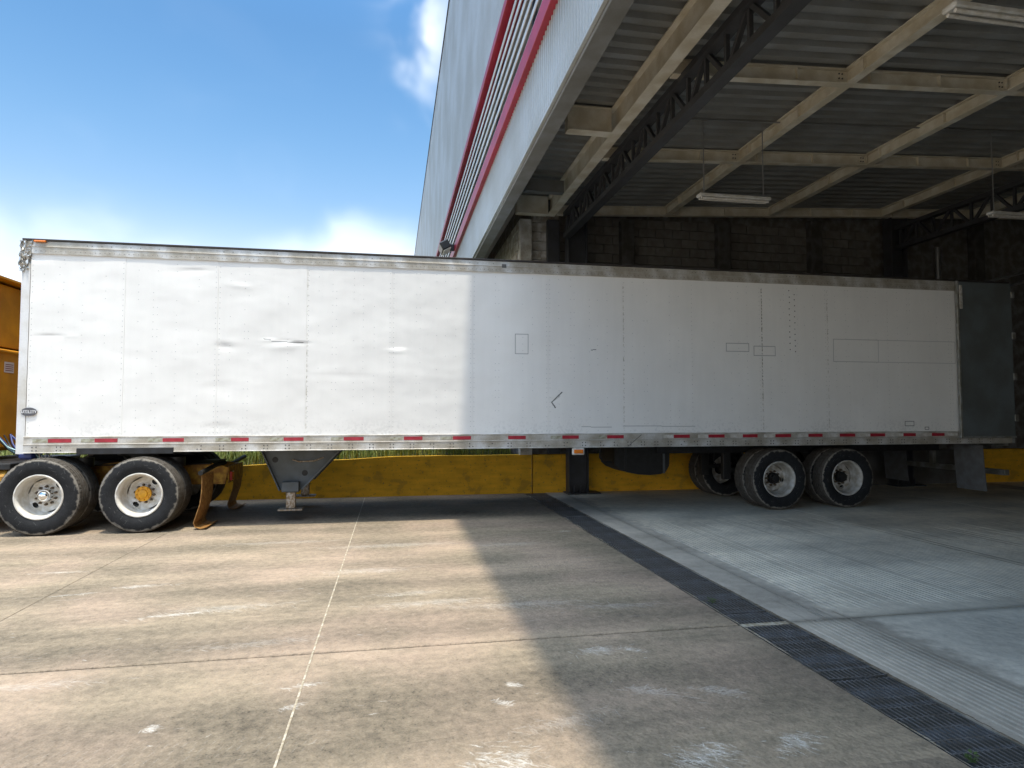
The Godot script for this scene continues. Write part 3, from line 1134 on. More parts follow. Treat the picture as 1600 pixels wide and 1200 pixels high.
func make_warehouse() -> void:
	var w := thing("warehouse", "tall grey clad warehouse with red bands over an open loading bay", "building")
	var Z0 := -72.0
	var Z1 := 15.0
	# the storey above the dock
	boxed("upper_storey", Vector3(2.02, 8.0, Z0 + 0.2), Vector3(22.5, 15.8, Z1 - 0.2), M.hall_wall, w, 0.0)
	var pm := MB.new()
	pm.box(Vector3(0, 0, 0), Vector3(0.05, 7.83, 0.995), 0.006)
	var panel := pm.mesh()
	for k in 87:
		part("cladding_panel", panel, M.facade_grey, w, Vector3(1.80, 8.06, Z1 - 1.0 - k))
	boxed("coping", Vector3(1.765, 15.89, Z0), Vector3(2.3, 15.95, Z1), M.truss_dark, w)
	boxed("red_band", Vector3(1.65, 7.92, Z0), Vector3(1.9, 8.07, Z1), M.facade_red, w, 0.006)
	boxed("red_band", Vector3(1.65, 6.15, Z0), Vector3(1.9, 6.40, Z1), M.facade_red, w, 0.006)
	boxed("louvre_chamber", Vector3(8.0, 6.49, Z0), Vector3(8.1, 7.93, Z1), M.facade_grey, w, 0.0)  # unseen chamber, made this deep so the gaps between slats turn dark
	boxed("louvre_sill", Vector3(1.91, 6.41, Z0), Vector3(8.0, 6.48, Z1), M.facade_grey, w, 0.0)
	boxed("louvre_head", Vector3(1.91, 7.94, Z0), Vector3(8.0, 7.99, Z1), M.facade_grey, w, 0.0)
	for k in 6:
		var y := 6.52 + k * 0.23
		boxed("louvre_slat", Vector3(1.72, y, Z0), Vector3(1.738, y + 0.085, Z1), M.slat, w, 0.004)
	var bm := MB.new()
	bm.box(Vector3(1.765, 6.41, -0.02), Vector3(1.83, 7.91, 0.02), 0.0)
	var bracket := bm.mesh()
	for k in 29:
		part("louvre_bracket", bracket, M.truss_dark, w, Vector3(0, 0, 13.0 - k * 3.0))
	# corrugated fascia, one sheet a metre
	var f := MB.new()
	var n := 10
	for k in n:
		var z := k * 0.1
		var zs := [z, z + 0.045, z + 0.058, z + 0.087, z + 0.0995]
		var xs := [0.0, 0.0, -0.034, -0.034, 0.0]
		for i in 4:
			f.quad(Vector3(xs[i], 0, zs[i]), Vector3(xs[i + 1], 0, zs[i + 1]), Vector3(xs[i + 1], 1.0, zs[i + 1]), Vector3(xs[i], 1.0, zs[i]))
	f.quad(Vector3(0.012, 0, 0.998), Vector3(0.012, 0, 0.0), Vector3(0.012, 1, 0.0), Vector3(0.012, 1, 0.998))
	var sheet := f.mesh()
	for k in 87:
		part("fascia_sheet", sheet, M.fascia, w, Vector3(1.76, 5.17, Z1 - 1.0 - k))
	boxed("fascia_backing", Vector3(1.80, 5.2, Z0), Vector3(1.93, 6.14, Z1), M.flashing, w, 0.0)
	boxed("drip_edge", Vector3(1.725, 5.145, Z0), Vector3(1.765, 5.169, Z1), M.fascia, w, 0.002)
	boxed("soffit_flashing", Vector3(1.767, 5.10, Z0), Vector3(1.96, 5.19, Z1), M.flashing, w, 0.004)
	# ribbed steel deck over the bay, sheets laid side by side
	var dm := MB.new()
	var sm := MB.new()
	for k in 4:
		var z := k * 0.24
		var zs := [z, z + 0.10, z + 0.125, z + 0.215, z + 0.24]
		var ys := [0.0, 0.0, 0.06, 0.06, 0.0]
		for i in 4:
			var a := Vector3(3.27, deck_y(3.27) + ys[i], zs[i])
			var c := Vector3(3.27, deck_y(3.27) + ys[i + 1], zs[i + 1])
			var lift := Vector3(0, 0.17, 0)
			sm.quad(Vector3(1.95, a.y, a.z) + lift, Vector3(3.15, a.y, a.z) + lift, Vector3(3.15, c.y, c.z) + lift, Vector3(1.95, c.y, c.z) + lift)
			var d := Vector3(22.2, deck_y(22.2) + ys[i + 1], zs[i + 1])
			var e := Vector3(22.2, deck_y(22.2) + ys[i], zs[i])
			dm.quad(a, e, d, c)
	var deck := dm.mesh()
	var soffit := sm.mesh()
	var z := -12.98
	while z < 14.9:
		part("deck_sheet", deck, M.deck, w, Vector3(0, 0, z))
		part("soffit_sheet", soffit, M.deck, w, Vector3(0, 0, z))
		z += 0.96
	var top := MB.new()
	top.quad(Vector3(1.9, deck_y(1.9) + 0.36, Z1), Vector3(22.5, deck_y(22.5) + 0.3, Z1), Vector3(22.5, deck_y(22.5) + 0.3, -13.2), Vector3(1.9, deck_y(1.9) + 0.36, -13.2))
	built("deck_topping", top, M.hall_wall, w)
	# beams along the bay
	for x in [3.19, 5.73, 8.17, 10.99, 13.5, 16.0, 18.5]:
		var b := MB.new()
		ibeam(b, Vector3(x, beam_y(x), -12.75), Vector3(x, beam_y(x), 14.8), 0.37 if x < 4 else deck_y(x) - beam_y(x) - 0.004, 0.17 if x < 4 else 0.125, 0.0 if x < 4 else 1.3)
		built("roof_beam", b, M.beam_beige, w)
	# beams across it
	for q in [-12.66, -9.7, -7.1, -4.4, -1.7, 1.0, 3.7, 6.4, 9.1, 11.8]:
		var b := MB.new()
		ibeam(b, Vector3(3.3, beam_y(3.3) - 0.004, q), Vector3(21.9, beam_y(21.9) - 0.004, q), 0.195, 0.11, 1.05)
		built("cross_beam", b, M.beam_beige, w)
	for q in [-12.66, -8.78, -4.9, -1.0, 3.0]:
		var b := MB.new()
		b.box(Vector3(2.46, 5.735, q - 0.09), Vector3(3.10, 5.752, q + 0.09), 0.0)
		b.box(Vector3(2.46, 6.08, q - 0.09), Vector3(3.10, 6.1, q + 0.09), 0.0)
		b.box(Vector3(2.46, 5.753, q + 0.055), Vector3(3.10, 6.079, q + 0.075), 0.0)
		b.box(Vector3(2.44, 5.735, q - 0.085), Vector3(2.459, 6.1, q + 0.075), 0.0)
		built("bracket_beam", b, M.beam_beige, w)
	for x in [5.73, 8.17, 10.99]:
		for q in [-9.7, -7.1, -4.4]:
			var plate := boxed("connection_plate", Vector3(x - 0.17, beam_y(x) + 0.03, q + 0.009), Vector3(x - 0.08, beam_y(x) + 0.16, q + 0.018), M.beam_beige, w, 0.002)
			for k in 4:
				boxed("bolt", Vector3(x - 0.155 + (k % 2) * 0.045, beam_y(x) + 0.055 + (k / 2) * 0.06, q + 0.019), Vector3(x - 0.14 + (k % 2) * 0.045, beam_y(x) + 0.07 + (k / 2) * 0.06, q + 0.03), M.truss_dark, plate, 0.0)
	for q in [-8.62, -4.25]:
		var cd := MB.new()
		cd.tube([Vector3(3.6, deck_y(3.6) - 0.025, q + 0.06), Vector3(14.0, deck_y(14.0) - 0.025, q + 0.06)], 0.014, 6)
		built("conduit", cd, M.rod, w)
	boxed("edge_beam", Vector3(2.36, 5.74, -11.45), Vector3(3.09, 5.97, -11.3), M.flashing, w)
	# trusses with chords and web bars
	for q in [[3.47, 5.23], [11.25, 5.36]]:
		var t := node("roof_truss", w)
		var x: float = q[0]
		var y: float = q[1]
		for k in 2:
			var b := MB.new()
			var yy := y + k * 0.45
			b.box(Vector3(x - 0.075, yy, -12.5), Vector3(x + 0.075, yy + 0.02, 14.8), 0.0)
			b.box(Vector3(x - 0.075, yy + 0.021, -12.5), Vector3(x - 0.06, yy + 0.085, 14.8), 0.0)
			b.box(Vector3(x + 0.06, yy + 0.021, -12.5), Vector3(x + 0.075, yy + 0.085, 14.8), 0.0)
			built("top_chord" if k == 1 else "bottom_chord", b, M.truss_dark, t)
		var zz := -12.4
		var side := 1
		while zz < 14.0:
			var v := MB.new()
			v.bar(Vector3(x, y + 0.03, zz), Vector3(x, y + 0.47, zz), 0.045, 0.045)
			built("web_bar", v, M.truss_dark, t)
			var d := MB.new()
			if side > 0:
				d.bar(Vector3(x, y + 0.07, zz + 0.05), Vector3(x, y + 0.46, zz + 0.40), 0.05, 0.05)
			else:
				d.bar(Vector3(x, y + 0.46, zz + 0.05), Vector3(x, y + 0.07, zz + 0.40), 0.05, 0.05)
			built("web_bar", d, M.truss_dark, t)
			side = -side
			zz += 0.45
	# steel columns with base plates
	for x in [3.74, 11.4]:
		var c := node("steel_column", w)
		var b := MB.new()
		b.box(Vector3(x - 0.21, 0.03, -12.86), Vector3(x - 0.185, beam_y(x) - 0.02, -12.6), 0.003)
		b.box(Vector3(x + 0.185, 0.03, -12.86), Vector3(x + 0.21, beam_y(x) - 0.02, -12.6), 0.003)
		b.box(Vector3(x - 0.184, 0.03, -12.74), Vector3(x + 0.184, beam_y(x) - 0.02, -12.715), 0.0)
		built("column_shaft", b, M.truss_dark, c)
		boxed("base_plate", Vector3(x - 0.26, 0.0, -12.9), Vector3(x + 0.44, 0.03, -12.5), M.truss_dark, c)
		for k in 3:
			var g := MB.new()
			g.xf = Transform3D(Basis(Vector3.UP, PI / 2), Vector3(x - 0.12 + k * 0.14, 0.03, -12.59))
			g.prism(PackedVector2Array([Vector2(-0.08, 0), Vector2(0.09, 0), Vector2(0.09, 0.04), Vector2(-0.08, 0.16)]), -0.006, 0.006)
			built("gusset", g, M.truss_dark, c)
	boxed("frame_post", Vector3(3.16, 0.8, -13.0), Vector3(3.42, 5.72, -12.88), M.truss_dark, w)
	# block walls: mortar core, a concrete corner pier, blocks laid in courses
	boxed("wall_core", Vector3(2.62, 0.0, -13.22), Vector3(22.3, 6.9, -13.135), M.mortar, w, 0.0)
	boxed("wall_core", Vector3(2.62, 0.0, -71.0), Vector3(2.8, 6.1, -13.23), M.mortar, w, 0.0)
	boxed("corner_pier", Vector3(2.58, 0.0, -13.2), Vector3(2.84, 5.73, -12.95), M.concrete_pier, w, 0.012)
	for x in [4.95, 7.21, 9.5, 13.9, 16.4]:
		boxed("wall_post", Vector3(x - 0.145, 0.8, -13.1), Vector3(x + 0.145, beam_y(x) - 0.01, -12.9), M.wall_post, w, 0.01)
	var blk := MB.new()
	blk.box(Vector3(0.005, 0.005, 0), Vector3(0.395, 0.195, 0.05), 0.008)
	var block := blk.mesh()
	for row in 12:
		var y := 3.5 + row * 0.2
		var x := 2.86 + (0.2 if row % 2 else 0.0)
		if row % 2:
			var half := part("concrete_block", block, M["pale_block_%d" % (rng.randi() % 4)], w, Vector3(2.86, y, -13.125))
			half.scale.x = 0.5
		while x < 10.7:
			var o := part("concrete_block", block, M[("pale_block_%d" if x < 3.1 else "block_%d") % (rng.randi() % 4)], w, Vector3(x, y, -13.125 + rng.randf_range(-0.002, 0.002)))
			x += 0.4
	for row in 10:
		var y := 3.7 + row * 0.2
		for k in 12:
			var o := part("concrete_block", block, M["pale_block_%d" % (rng.randi() % 4)], w, Vector3(2.60, y, -13.65 - k * 0.4 + (0.2 if row % 2 else 0.0)))
			o.rotation.y = -PI / 2
			o.position.x = 2.61
	# the closed sides of the bay, out of sight
	boxed("end_wall", Vector3(22.3, -0.1, -13.2), Vector3(22.5, 7.3, Z1), M.hall_wall, w, 0.0)
	boxed("end_wall", Vector3(3.2, -0.1, 14.85), Vector3(22.3, 7.3, 15.05), M.hall_wall, w, 0.0)  # unseen wall added across the near side to keep the bay dark
	var pipe := MB.new()
	pipe.tube([Vector3(12.75, 3.6, -12.95), Vector3(12.75, 5.6, -12.95)], 0.055, 10)
	built("wall_pipe", pipe, M.rod, w)
	for k in 2:
		var rl := MB.new()
		rl.tube([Vector3(13.0, 4.35 + k * 0.22, -12.0), Vector3(15.5, 5.0 + k * 0.22, -12.0)], 0.035, 8)
		built("stair_rail", rl, M.rod, w)
	# a lean hanger rod on each light is part of that light


# ---------------------------------------------------------------- wheels
var wheel_meshes := {}


func holed_disc(b: MB, r0: float, r1: float, z: float, hole: float, first: float, count: int) -> void:
	# ring from r0 (outer) to r1 (inner) at height z with round holes half way
	var mid := (r0 + r1) / 2
	var half := (r0 - r1) / 2
	var sec := TAU / count
	var M_ := 48
	for s in count:
		var mid_a := first + sec * s
		var inner := []
		var outer := []
		for k in M_ + 1:
			var a := TAU * k / M_
			var dx := cos(a)
			var dy := sin(a)
			inner.append(Vector2(dx * hole * 1.35, dy * hole))
			var lim := 1e9
			if absf(dx) > 1e-6:
				lim = minf(lim, sec / 2 * mid / absf(dx))
			if absf(dy) > 1e-6:
				lim = minf(lim, half / absf(dy))
			outer.append(Vector2(dx, dy) * lim)
		var steps := 8
		for k in M_:
			for q in steps:
				var p := []
				for c in [[k, q], [k + 1, q], [k + 1, q + 1], [k, q + 1]]:
					var f: float = float(c[1]) / steps
					var u: Vector2 = inner[c[0]].lerp(outer[c[0]], f)
					var ang: float = mid_a + u.x / mid
					var rad: float = mid + u.y
					p.append(Vector3(cos(ang) * rad, sin(ang) * rad, z))
				if (p[1] - p[0]).cross(p[2] - p[0]).z > 0:
					b.quad(p[0], p[1], p[2], p[3])
				else:
					b.quad(p[3], p[2], p[1], p[0])


func wheel_parts() -> void:
	var V := func(r: float, z: float) -> Vector2: return Vector2(r, z)
	var t := MB.new()
	t.lathe([V.call(0.29, -0.255), V.call(0.33, -0.272), V.call(0.40, -0.286), V.call(0.47, -0.28), V.call(0.50, -0.268)], 72)
	t.lathe([V.call(0.50, -0.012), V.call(0.485, -0.002), V.call(0.47, 0.0), V.call(0.455, 0.006), V.call(0.40, 0.008), V.call(0.36, 0.004), V.call(0.35, 0.0), V.call(0.32, -0.006), V.call(0.30, -0.018), V.call(0.288, -0.03)], 72)
	wheel_meshes.tyre = t.mesh("tyre")
	var d := MB.new()
	var p := [V.call(0.50, -0.268), V.call(0.513, -0.255)]
	for k in 4:
		var z: float = -0.235 + k * 0.052
		p.append_array([V.call(0.519, z), V.call(0.519, z + 0.013), V.call(0.505, z + 0.017), V.call(0.505, z + 0.026), V.call(0.519, z + 0.030)])
	p.append_array([V.call(0.519, -0.045), V.call(0.514, -0.024), V.call(0.50, -0.012)])
	d.lathe(p, 168, 0.007, p.size() - 3, p.size() - 2)
	wheel_meshes.tread = d.mesh()
	# outer wheel: deep dish; the disc lies far inside
	var r := MB.new()
	r.lathe([V.call(0.305, -0.05), V.call(0.305, -0.012), V.call(0.298, -0.004), V.call(0.287, -0.004), V.call(0.281, -0.014), V.call(0.272, -0.034), V.call(0.263, -0.05), V.call(0.26, -0.12), V.call(0.257, -0.19), V.call(0.25, -0.225), V.call(0.243, -0.238), V.call(0.236, -0.243)], 72)
	holed_disc(r, 0.236, 0.152, -0.243, 0.032, PI * 1.24, 2)
	r.lathe([V.call(0.152, -0.243), V.call(0.147, -0.232), V.call(0.09, -0.232)], 48)
	wheel_meshes.rim = r.mesh()
	var ir := MB.new()
	ir.lathe([V.call(0.288, -0.03), V.call(0.26, -0.03), V.call(0.25, -0.01), V.call(0.1, -0.01)], 48)
	wheel_meshes.inner_rim = ir.mesh()
	var br := MB.new()
	br.lathe([V.call(0.08, -0.31), V.call(0.205, -0.31), V.call(0.205, -0.275), V.call(0.09, -0.27)], 40)
	wheel_meshes.drum = br.mesh()
	var nu := MB.new()
	nu.lathe([V.call(0.019, -0.178), V.call(0.019, -0.150), V.call(0.012, -0.146), V.call(0.011, -0.122), V.call(0.0, -0.12)], 6)
	wheel_meshes.nut = nu.mesh()
	var hc := MB.new()
	hc.lathe([V.call(0.09, -0.18), V.call(0.086, -0.09), V.call(0.08, -0.08), V.call(0.074, -0.079), V.call(0.068, -0.06), V.call(0.05, -0.045), V.call(0.025, -0.038), V.call(0.0, -0.036)], 40)
	wheel_meshes.cap = hc.mesh()
	var hy := MB.new()
	hy.lathe([V.call(0.092, -0.18), V.call(0.09, -0.10), V.call(0.105, -0.098), V.call(0.105, -0.085), V.call(0.06, -0.084), V.call(0.055, -0.065), V.call(0.03, -0.06), V.call(0.0, -0.06)], 40)
	for k in 8:
		var a := TAU * k / 8
		hy.box(Vector3(cos(a) * 0.085 - 0.011, sin(a) * 0.085 - 0.011, -0.0855), Vector3(cos(a) * 0.085 + 0.011, sin(a) * 0.085 + 0.011, -0.068), 0.004)
	wheel_meshes.drive_hub = hy.mesh()
	var hb := MB.new()
	hb.lathe([V.call(0.1, -0.18), V.call(0.092, -0.1), V.call(0.078, -0.095), V.call(0.07, -0.055), V.call(0.06, -0.05), V.call(0.0, -0.05)], 32)
	wheel_meshes.oil_hub = hb.mesh()


# a wheel whose outer face lies at the given z; facing +1 looks to the camera's side
func wheel(parent: Node, at: Vector3, facing: int, kind: String, turn := 0.0) -> Node3D:
	var o := node("wheel", parent, at)
	o.rotation = Vector3(0, 0.0 if facing > 0 else PI, 0)
	if turn != 0.0:
		o.basis = o.basis * Basis(Vector3(0, 0, 1), turn)
	part("tyre", wheel_meshes.tyre, M.sidewall, o)
	part("tread", wheel_meshes.tread, M.tread, o)
	if kind == "inner":
		part("rim", wheel_meshes.inner_rim, M.rim_grey, o)
		return o
	part("rim", wheel_meshes.rim, M.rim_grey if kind == "oil" else M.rim_white, o)
	part("brake_drum", wheel_meshes.drum, M.black_part, o)
	for k in 10:
		var a := TAU * (k + 0.5) / 10
		var n := part("nut", wheel_meshes.nut, M.nut, o, Vector3(cos(a) * 0.122, sin(a) * 0.122, -0.054))
		n.rotation.z = a
	if kind == "chrome":
		part("hub_cap", wheel_meshes.cap, M.chrome, o, Vector3(0, 0, -0.06))
	elif kind == "drive":
		part("hub", wheel_meshes.drive_hub, M.hub_yellow, o, Vector3(0, 0, -0.07))
	else:
		part("hub", wheel_meshes.oil_hub, M.black_part, o, Vector3(0, 0, -0.06))
	return o


# ---------------------------------------------------------------- trailer
var skin_noise: FastNoiseLite
const DENTS := [[-2.4, 2.61, 0.10, 0.05, -0.022], [-2.3, 2.68, 0.16, 0.06, 0.008], [-1.82, 2.735, 0.09, 0.012, -0.02], [-1.62, 2.70, 0.15, 0.016, -0.032], [-1.42, 2.685, 0.16, 0.013, -0.02], [-1.6, 2.62, 0.22, 0.05, 0.014], [0.07, 2.63, 0.12, 0.012, -0.016], [0.05, 2.585, 0.1, 0.03, 0.010], [-4.66, 2.71, 0.16, 0.02, -0.014], [-4.45, 2.73, 0.1, 0.02, 0.010], [-2.86, 3.70, 0.2, 0.035, -0.018], [-2.2, 3.5, 0.15, 0.04, 0.010], [-2.5, 2.0, 0.25, 0.1, -0.008], [-2.45, 1.45, 0.2, 0.06, -0.012], [-2.1, 1.75, 0.3, 0.12, 0.008], [2.5, 1.86, 0.08, 0.03, -0.012], [4.6, 1.9, 0.1, 0.4, 0.008], [5.3, 2.3, 0.15, 0.25, -0.008], [-4.9, 3.80, 0.12, 0.04, -0.02], [5.9, 2.2, 0.2, 0.3, 0.006], [8.5, 2.2, 0.12, 0.5, 0.008], [8.0, 3.4, 0.2, 0.3, 0.006], [0.5, 2.2, 0.4, 0.06, 0.004], [-0.7, 2.2, 0.5, 0.03, -0.004]]


func skin_z(x: float, y: float) -> float:
	var z := skin_noise.get_noise_2d(x * 1.0, y * 1.6) * 0.006
	for d in DENTS:
		var a: float = (x - d[0]) / d[2]
		if absf(a) > 2.6:
			continue
		var c: float = (y - d[1]) / d[3]
		if absf(c) > 2.6:
			continue
		c += a * 0.35 * sin(d[0] * 5.0)
		z += d[4] * 0.5 * exp(-a * a - c * c)
	return z


func make_panel(parent: Node, x0: float, x1: float, y0: float, y1: float, index: int) -> void:
	var b := MB.new()
	var nx := 36
	var ny := 72
	var p := []
	var nn := []
	for i in nx + 1:
		for j in ny + 1:
			var x := lerpf(x0 + 0.0004, x1 - 0.0004, float(i) / nx)
			var y := lerpf(y0, y1, float(j) / ny)
			var fade := smoothstep(0.0, 0.12, y - y0) * smoothstep(0.0, 0.12, y1 - y)
			var z := SIDE + skin_z(x, y) * fade + 0.003 * float(i) / nx
			p.append(Vector3(x, y, z))
			var e := 0.006
			var gx := (skin_z(x + e, y) - skin_z(x - e, y)) / (2 * e) * fade
			var gy := (skin_z(x, y + e) - skin_z(x, y - e)) / (2 * e) * fade
			nn.append(Vector3(-gx, -gy, 1).normalized())
	var w := ny + 1
	for i in nx:
		for j in ny:
			var a := i * w + j
			b.squad(p[a], p[a + w], p[a + w + 1], p[a + 1], nn[a], nn[a + w], nn[a + w + 1], nn[a + 1])
	# the folded edges
	for i in [0, nx]:
		for j in ny:
			var a: Vector3 = p[i * w + j]
			var c: Vector3 = p[i * w + j + 1]
			var back := Vector3(0, 0, -0.012)
			if i == 0:
				b.quad(a + back, a, c, c + back)
			else:
				b.quad(a, a + back, c + back, c)
	var o := built("side_panel", b, M.skin, parent, "side")
	var rv := MB.new()
	var r := RandomNumberGenerator.new()
	r.seed = 900 + index
	for u in [0.022, 0.14, 0.30, 0.345, 0.55, 0.66, 0.79, 0.978]:
		if r.randf() < 0.15:
			continue
		var edge: bool = u < 0.03 or u > 0.97
		var y := y0 + 0.06
		while y < y1 - 0.05:
			if r.randf() < (0.9 if edge else 0.5):
				var x := lerpf(x0, x1, u)
				rv.dome(Vector3(x, y, SIDE + skin_z(x, y) * smoothstep(0.0, 0.12, y - y0) * smoothstep(0.0, 0.12, y1 - y) + 0.003 * u - 0.0005), 0.007, 0.003)
			y += 0.075 if edge else 0.105
	var ro := built("rivets", rv, M.rivet, o)
	ro.set_meta("kind", "stuff")
	if index == 9:
		var dk := MB.new()
		for k in 22:
			dk.dome(Vector3(6.66 + 0.10 * (k % 2) + r.randf_range(-0.004, 0.004), 3.75 - k * 0.05 - r.randf() * 0.02, SIDE + 0.002), 0.011, 0.003)
		for k in 30:
			dk.dome(Vector3(6.135 + r.randf_range(-0.003, 0.003), 3.75 - k * 0.055, SIDE + 0.002), 0.008, 0.003)
		var dko := built("rivets", dk, M.dark_rivet, o)
		dko.set_meta("kind", "stuff")


func extrude_x(b: MB, zy: Array, x0: float, x1: float) -> void:
	var keep := b.xf
	b.xf = keep * Transform3D(Basis(Vector3(0, 0, -1), Vector3(0, 1, 0), Vector3(1, 0, 0)), Vector3.ZERO)
	var p := PackedVector2Array()
	for q in zy:
		p.append(Vector2(-q[0], q[1]))
	b.prism(p, x0, x1)
	b.xf = keep


func make_trailer() -> void:
	wheel_parts()
	skin_noise = noise(71, 0.9, 3)
	var t := thing("semi_trailer", "long white box semi trailer with red reflective strips backed into the dock", "trailer")
	var S := SIDE
	var F := SIDE - 2.6
	# side panels: thirteen on the near side
	var seams := [FRONT + 0.1, -3.74, -2.51, -1.275, -0.03, 1.2, 2.41, 3.65, 4.885, 6.12, 7.37, 8.6, 9.85, REAR - 0.03]
	for i in 13:
		make_panel(t, seams[i], seams[i + 1], 1.31, 3.87, i)
	boxed("inner_lining", Vector3(FRONT + 0.03, 1.25, S - 0.05), Vector3(REAR - 0.01, 4.0, S - 0.03), M.white_paint, t, 0.0)
	boxed("far_side_wall", Vector3(FRONT + 0.02, 1.12, F), Vector3(REAR, 4.03, F + 0.04), M.white_paint, t)
	boxed("front_wall", Vector3(FRONT, 1.12, F + 0.05), Vector3(FRONT + 0.03, 4.02, S - 0.05), M.white_paint, t)
	boxed("roof_skin", Vector3(FRONT + 0.02, 4.035, F - 0.01), Vector3(REAR, 4.05, S + 0.0), M.roof_sheet, t)
	boxed("floor_pan", Vector3(FRONT + 0.05, 1.14, F + 0.05), Vector3(REAR - 0.02, 1.26, S - 0.06), M.black_steel, t, 0.0)
	# rails
	var b := MB.new()
	extrude_x(b, [[S - 0.03, 3.855], [S + 0.016, 3.855], [S + 0.016, 3.945], [S + 0.022, 3.95], [S + 0.022, 3.958], [S + 0.014, 3.963], [S + 0.010, 4.03], [S - 0.03, 4.034]], FRONT + 0.03, REAR - 0.02)
	var top := built("top_rail", b, M.rail_metal, t)
	boxed("roof_edge", Vector3(FRONT - 0.01, 4.036, S - 0.06), Vector3(REAR, 4.062, S + 0.024), M.roof_edge, t)
	b = MB.new()
	extrude_x(b, [[S - 0.03, 1.10], [S + 0.034, 1.10], [S + 0.034, 1.108], [S + 0.026, 1.113], [S + 0.026, 1.208], [S + 0.032, 1.213], [S + 0.032, 1.221], [S + 0.020, 1.226], [S + 0.020, 1.308], [S + 0.026, 1.313], [S + 0.026, 1.322], [S + 0.012, 1.326], [S - 0.03, 1.326]], FRONT + 0.09, REAR - 0.06)
	var low := built("bottom_rail", b, M.rail_metal, t)
	var rv := MB.new()
	var x := FRONT + 0.2
	while x < REAR - 0.4:
		if absf(x + 3.67) > 0.7:
			for k in 2:
				for q in 2:
					if rng.randf() < 0.9:
						rv.dome(Vector3(x + k * 0.05, 1.135 + q * 0.045, S + 0.026), 0.0105, 0.004)
		x += 0.3 if x < 3.0 else 0.23
	x = FRONT + 0.1
	built("rivets", rv, M.dark_rivet, low).set_meta("kind", "stuff")
	rv = MB.new()
	while x < REAR - 0.1:
		rv.dome(Vector3(x, 3.895 + rng.randf_range(-0.002, 0.002), S + 0.016), 0.006, 0.003)
		if rng.randf() < 0.25:
			rv.dome(Vector3(x + 0.02, 3.99, S + 0.0125), 0.008, 0.003)
		x += 0.062
	built("rivets", rv, M.dark_rivet, top).set_meta("kind", "stuff")
	# an old repair cut across the lower rail
	b = MB.new()
	b.bar(Vector3(3.72, 1.115, S + 0.029), Vector3(3.95, 1.30, S + 0.029), 0.008, 0.006, Vector3.BACK)
	built("weld_seam", b, M.dark_rivet, t)
	boxed("rail_tag", Vector3(1.66, 3.93, S + 0.023), Vector3(1.73, 3.985, S + 0.027), M.dark_rivet, t, 0.0)
	# reflective tape
	for q in [[-4.65, -4.36], [-4.07, -3.78], [-3.2, -2.92], [-2.29, -2.05], [-1.57, -1.29], [-0.72, -0.43], [0.16, 0.44], [0.9, 1.18], [1.76, 2.04], [2.63, 2.9], [3.37, 3.65], [4.51, 4.79], [5.12, 5.41], [5.74, 6.01], [6.34, 6.63], [6.96, 7.23], [7.56, 7.86], [8.16, 8.45], [8.82, 9.07], [9.4, 9.66]]:
		boxed("red_reflector", Vector3(q[0], 1.241, S + 0.021), Vector3(q[1], 1.294, S + 0.0235), M.red_tape, t, 0.0)
	for q in [[-4.84, -4.655], [-4.24, -4.075], [-3.39, -3.205], [-2.5, -2.295], [-1.76, -1.575], [-0.9, -0.725], [-0.04, 0.155], [0.71, 0.895], [2.44, 2.625], [3.23, 3.365], [4.33, 4.505], [4.94, 5.115], [5.52, 5.735], [6.13, 6.335], [6.76, 6.955], [7.37, 7.555], [7.95, 8.155], [8.55, 8.815], [9.2, 9.395], [9.7, 9.93]]:
		boxed("pale_reflector", Vector3(q[0], 1.243, S + 0.021), Vector3(q[1], 1.292, S + 0.0232), M.pale_tape if q[0] < 4.0 else M.lamp_white, t, 0.0)
	# front corner post and its crushed top
	b = MB.new()
	extrude_x(b, [[S - 0.2, 1.09], [S + 0.006, 1.09], [S + 0.006, 3.72], [S - 0.2, 3.72]], FRONT - 0.01, FRONT + 0.095)
	built("corner_post", b, M.white_paint, t)
	var r := RandomNumberGenerator.new()
	r.seed = 12
	for q in [[-0.01, 0.075, 3.62, 3.95, 0.035], [-0.035, 0.02, 3.68, 4.02, 0.04], [0.03, 0.11, 3.80, 4.03, 0.022], [-0.035, 0.03, 3.60, 3.72, 0.02]]:
		var cr := MB.new()
		var g := []
		for i in 6:
			for j in 10:
				g.append(Vector3(lerpf(FRONT + q[0], FRONT + q[1], i / 5.0) + r.randf_range(-0.012, 0.012), lerpf(q[2], q[3], j / 9.0) + r.randf_range(-0.015, 0.015), S + 0.012 + r.randf_range(-0.4, 1.0) * q[4]))
		for i in 5:
			for j in 9:
				var a := i * 10 + j
				cr.flat(g[a], g[a + 10], g[a + 11])
				cr.flat(g[a], g[a + 11], g[a + 1])
		built("crushed_corner", cr, M.crushed_metal, t)
	# lamps
	boxed("marker_lamp", Vector3(-4.90, 4.012, S + 0.015), Vector3(-4.75, 4.035, S + 0.05), M.orange_lens, t, 0.006)
	var lamp := boxed("side_lamp", Vector3(2.79, 0.985, S + 0.0), Vector3(2.99, 1.095, S + 0.035), M.lamp_white, t, 0.012)
	boxed("lens", Vector3(2.815, 1.01, S + 0.036), Vector3(2.965, 1.07, S + 0.052), M.orange_lens, lamp, 0.008)
	# oval maker's badge with its lettering
	var oval := PackedVector2Array()
	for k in 28:
		var a := TAU * k / 28
		oval.append(Vector2(-4.90 + cos(a) * 0.10, 1.665 + sin(a) * 0.058))
	b = MB.new()
	b.prism(oval, S + 0.008, S + 0.013)
	var badge := built("badge", b, M.badge, t)
	var tm := TextMesh.new()
	tm.text = "UTILITY"
	var fnt := SystemFont.new()
	fnt.font_names = PackedStringArray(["Droid Sans"])
	fnt.font_weight = 700
	tm.font = fnt
	tm.font_size = 32
	tm.pixel_size = 0.0014
	tm.depth = 0.003
